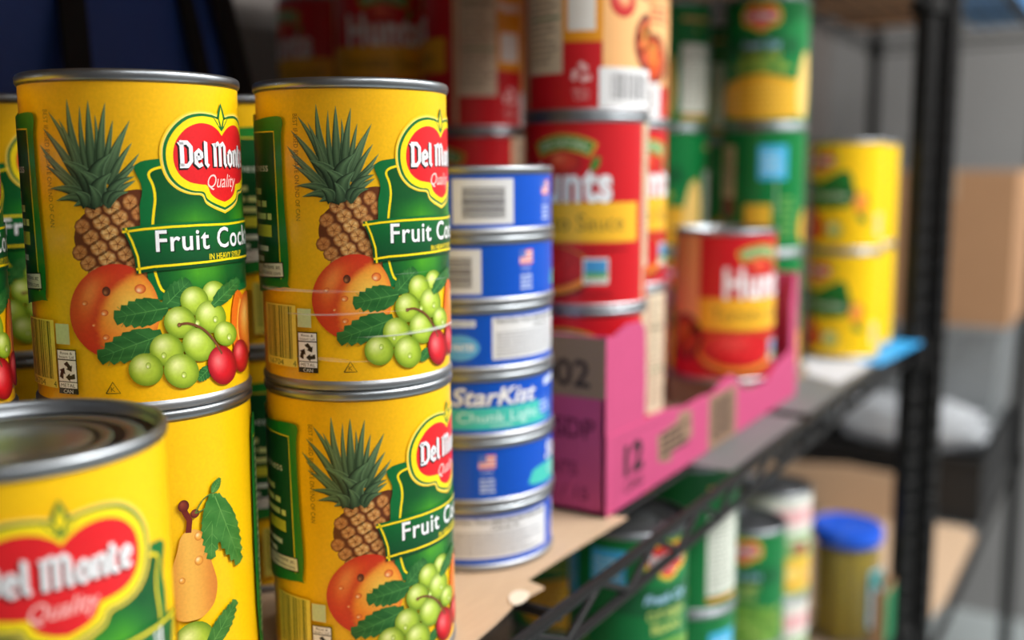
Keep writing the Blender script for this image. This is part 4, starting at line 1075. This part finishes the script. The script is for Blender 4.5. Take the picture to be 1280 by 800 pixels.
def strap(pts, w, nm='strap'):
    s_ = MB()
    for (x, y, z) in pts: s_.v += [(x - w / 2, y, z), (x + w / 2, y, z), (x + w / 2, y + .0025, z), (x - w / 2, y + .0025, z)]
    for i in range(len(pts) - 1):
        q = i * 4
        for k in range(4): s_.f.append((q + k, q + (k + 1) % 4, q + 4 + (k + 1) % 4, q + 4 + k))
    s_.f.append((3, 2, 1, 0)); q = (len(pts) - 1) * 4; s_.f.append((q, q + 1, q + 2, q + 3))
    return obj(nm, s_.mesh(nm), M['strap'], bag)
yf = .002
for xa, xb, w in ((.232, .244, .017), (.366, .320, .012), (.404, .350, .017)):
    strap([(xa + (xb - xa) * f, -.004 + .022 * f ** 2, .01 + .325 * f) for f in [i / 12 for i in range(13)]], w)
lo = [(.244 - .0 + (.076) * f, .018, .335 + .018 * math.sin(PI * f)) for f in [i / 10 for i in range(11)]]
hl_ = MB().tube(lo, .005, 8); obj('handle', hl_.mesh('handle', True), M['strap'], bag)

# ------------------------------------------------------------------ second rack's load
cr = thing('plastic_crate', 'shallow black plastic crate on the far rack shelf', 'crate', (1.86, .202, R2Z), 0)
cw, cdp, ch = .48, .325, .112
cb = MB().box(0, cw, 0, cdp, 0, .004).box(0, cw, 0, .004, .004, ch).box(0, cw, cdp - .004, cdp, .004, ch).box(0, .004, .004, cdp - .004, .004, ch).box(cw - .004, cw, .004, cdp - .004, .004, ch)
obj('crate_body', cb.mesh('crate_body'), M['blackp'], cr)
rb_ = MB().box(-.006, cw + .006, -.006, .006, ch, ch + .008).box(-.006, cw + .006, cdp - .006, cdp + .006, ch, ch + .008).box(-.006, .006, .006, cdp - .006, ch, ch + .008).box(cw - .006, cw + .006, .006, cdp - .006, ch, ch + .008)
obj('rim', rb_.mesh('rim'), M['blackp'], cr)
tz = R2Z + ch + .008
tote = thing('plastic_tote', 'clear grey plastic tote set on the black crate', 'tote', (2.0, .202, tz), 0)
tw, td, thh = .345, .325, .20
lw = MB()
k = 4
rings_ = [(0, .012), (thh - .01, 0), (thh, -.004), (thh, 0.0005)]
def rrect(ins, z): return [(ins, ins, z), (tw - ins, ins, z), (tw - ins, td - ins, z), (ins, td - ins, z)]
for z, ins in rings_: lw.v += rrect(ins, z)
for i in range(len(rings_) - 1):
    for q in range(4): lw.f.append((i * 4 + q, i * 4 + (q + 1) % 4, i * 4 + 4 + (q + 1) % 4, i * 4 + 4 + q))
lw.f.append((3, 2, 1, 0))
obj('tote_body', lw.mesh('tote_body'), M['tote'], tote)
obj('tote_lid', MB().box(-.006, tw + .006, -.006, td + .006, thh, thh + .008).mesh('tote_lid'), M['tote'], tote)
def carton(x, y, z, w, d, h, m, label, rz=0, name='carton', group=None):
    t = thing(name, label, 'box', (x, y, z), rz, group)
    obj('carton_body', MB().box(0, w, 0, d, 0, h).mesh('carton_body'), m, t)
    for y0, y1 in ((.0005, d / 2 - .0012), (d / 2 + .0012, d - .0005)): obj('flap', MB().box(.0005, w - .0005, y0, y1, h, h + .003).mesh('flap'), m, t)
    obj('tape', MB().box(-.0006, w + .0006, d / 2 - .022, d / 2 + .022, h + .003, h + .0034).box(-.0006, 0, d / 2 - .022, d / 2 + .022, h - .05, h + .003).mesh('tape'), M['kraft'], t)
    return t
carton(2.04, .192, tz + thh + .008, .28, .245, .285, M['kraftd'], 'tall brown cardboard carton standing on the clear tote')
# crumpled white film on the crate
fbm = bmesh.new(); bmesh.ops.create_icosphere(fbm, subdivisions=4, radius=1)
rnd = random.Random(6)
for v in fbm.verts:
    n_ = v.co.normalized(); q = 1 + .10 * math.sin(n_.x * 9 + n_.y * 5) * math.sin(n_.z * 8 + n_.y * 7) + .05 * math.sin(n_.y * 21 + n_.z * 13)
    v.co = Vector((n_.x * .062 * q, n_.y * .13 * q, max(-.036, n_.z * .052 * q)))
me = bpy.data.meshes.new('film_bag'); fbm.to_mesh(me); fbm.free()
for p in me.polygons: p.use_smooth = True
tag(obj('film_bag', me, M['film'], None, (1.925, .335, tz + .036)), 'crumpled white plastic film bag lying on the black crate', 'bag')
sheet('cardboard_sheet', [(1.30, .26), (1.34, .222), (1.50, .202), (1.80, .201), (1.835, .22), (1.82, .45), (1.55, .52), (1.32, .50)], R2Z, R2Z + .004, M['kraft'], 'flat brown cardboard piece on the far rack shelf in front of the crate', 'cardboard')
flp = MB().prism([(0, 0), (.30, 0), (.30, .05), (.26, .075), (.12, .09), (.02, .085)], 0, .004)
flp.v = [(z, x, y) for x, y, z in flp.v]
fo = tag(obj('cardboard_flap', flp.mesh('cardboard_flap'), M['kraft'], None, (1.80, .30, R2Z + .004), 0), 'upright bent brown cardboard flap leaning on the black crate', 'cardboard')
# load on the far rack's upper shelf
carton(1.75, .335, R2U, .40, .18, .20, M['kraftd'], 'brown cardboard carton up on the far rack top shelf')
bx = thing('storage_bin', 'blue plastic bin up on the far rack top shelf', 'bin', (1.80, .20, R2U), 0)
bb_ = MB().box(0, .45, 0, .11, 0, .004).box(0, .45, 0, .004, .004, .15).box(0, .45, .106, .11, .004, .15).box(0, .004, .004, .106, .004, .15).box(.446, .45, .004, .106, .004, .15)
obj('bin_body', bb_.mesh('bin_body'), M['bluebin'], bx)
obj('rim', MB().box(-.008, .458, -.008, .004, .15, .16).box(-.008, .458, .106, .118, .15, .16).box(-.008, .004, .004, .106, .15, .16).box(.446, .458, .004, .106, .15, .16).mesh('rim'), M['bluebin'], bx)
# yellow pouch hooked on the far post
yp = MB(); pr = [(0, 0), (.075, 0), (.078, .04), (.07, .062), (.02, .066), (-.004, .05)]
yp.prism(pr, 0, .03); yp.v = [(z, x, y) for x, y, z in yp.v]
yo = thing('yellow_pouch', 'bright yellow pouch hooked on the far rack post', 'pouch', (2.352, .125, .148), 0)
obj('pouch_body', yp.mesh('pouch_body'), M['yellow'], yo)
obj('hook', MB().tube([(.026, .05, .06), (.028, .058, .072), (.0335, .061, .07), (.0335, .061, .06)], .0015, 8).mesh('hook', True), M['blackp'], yo)
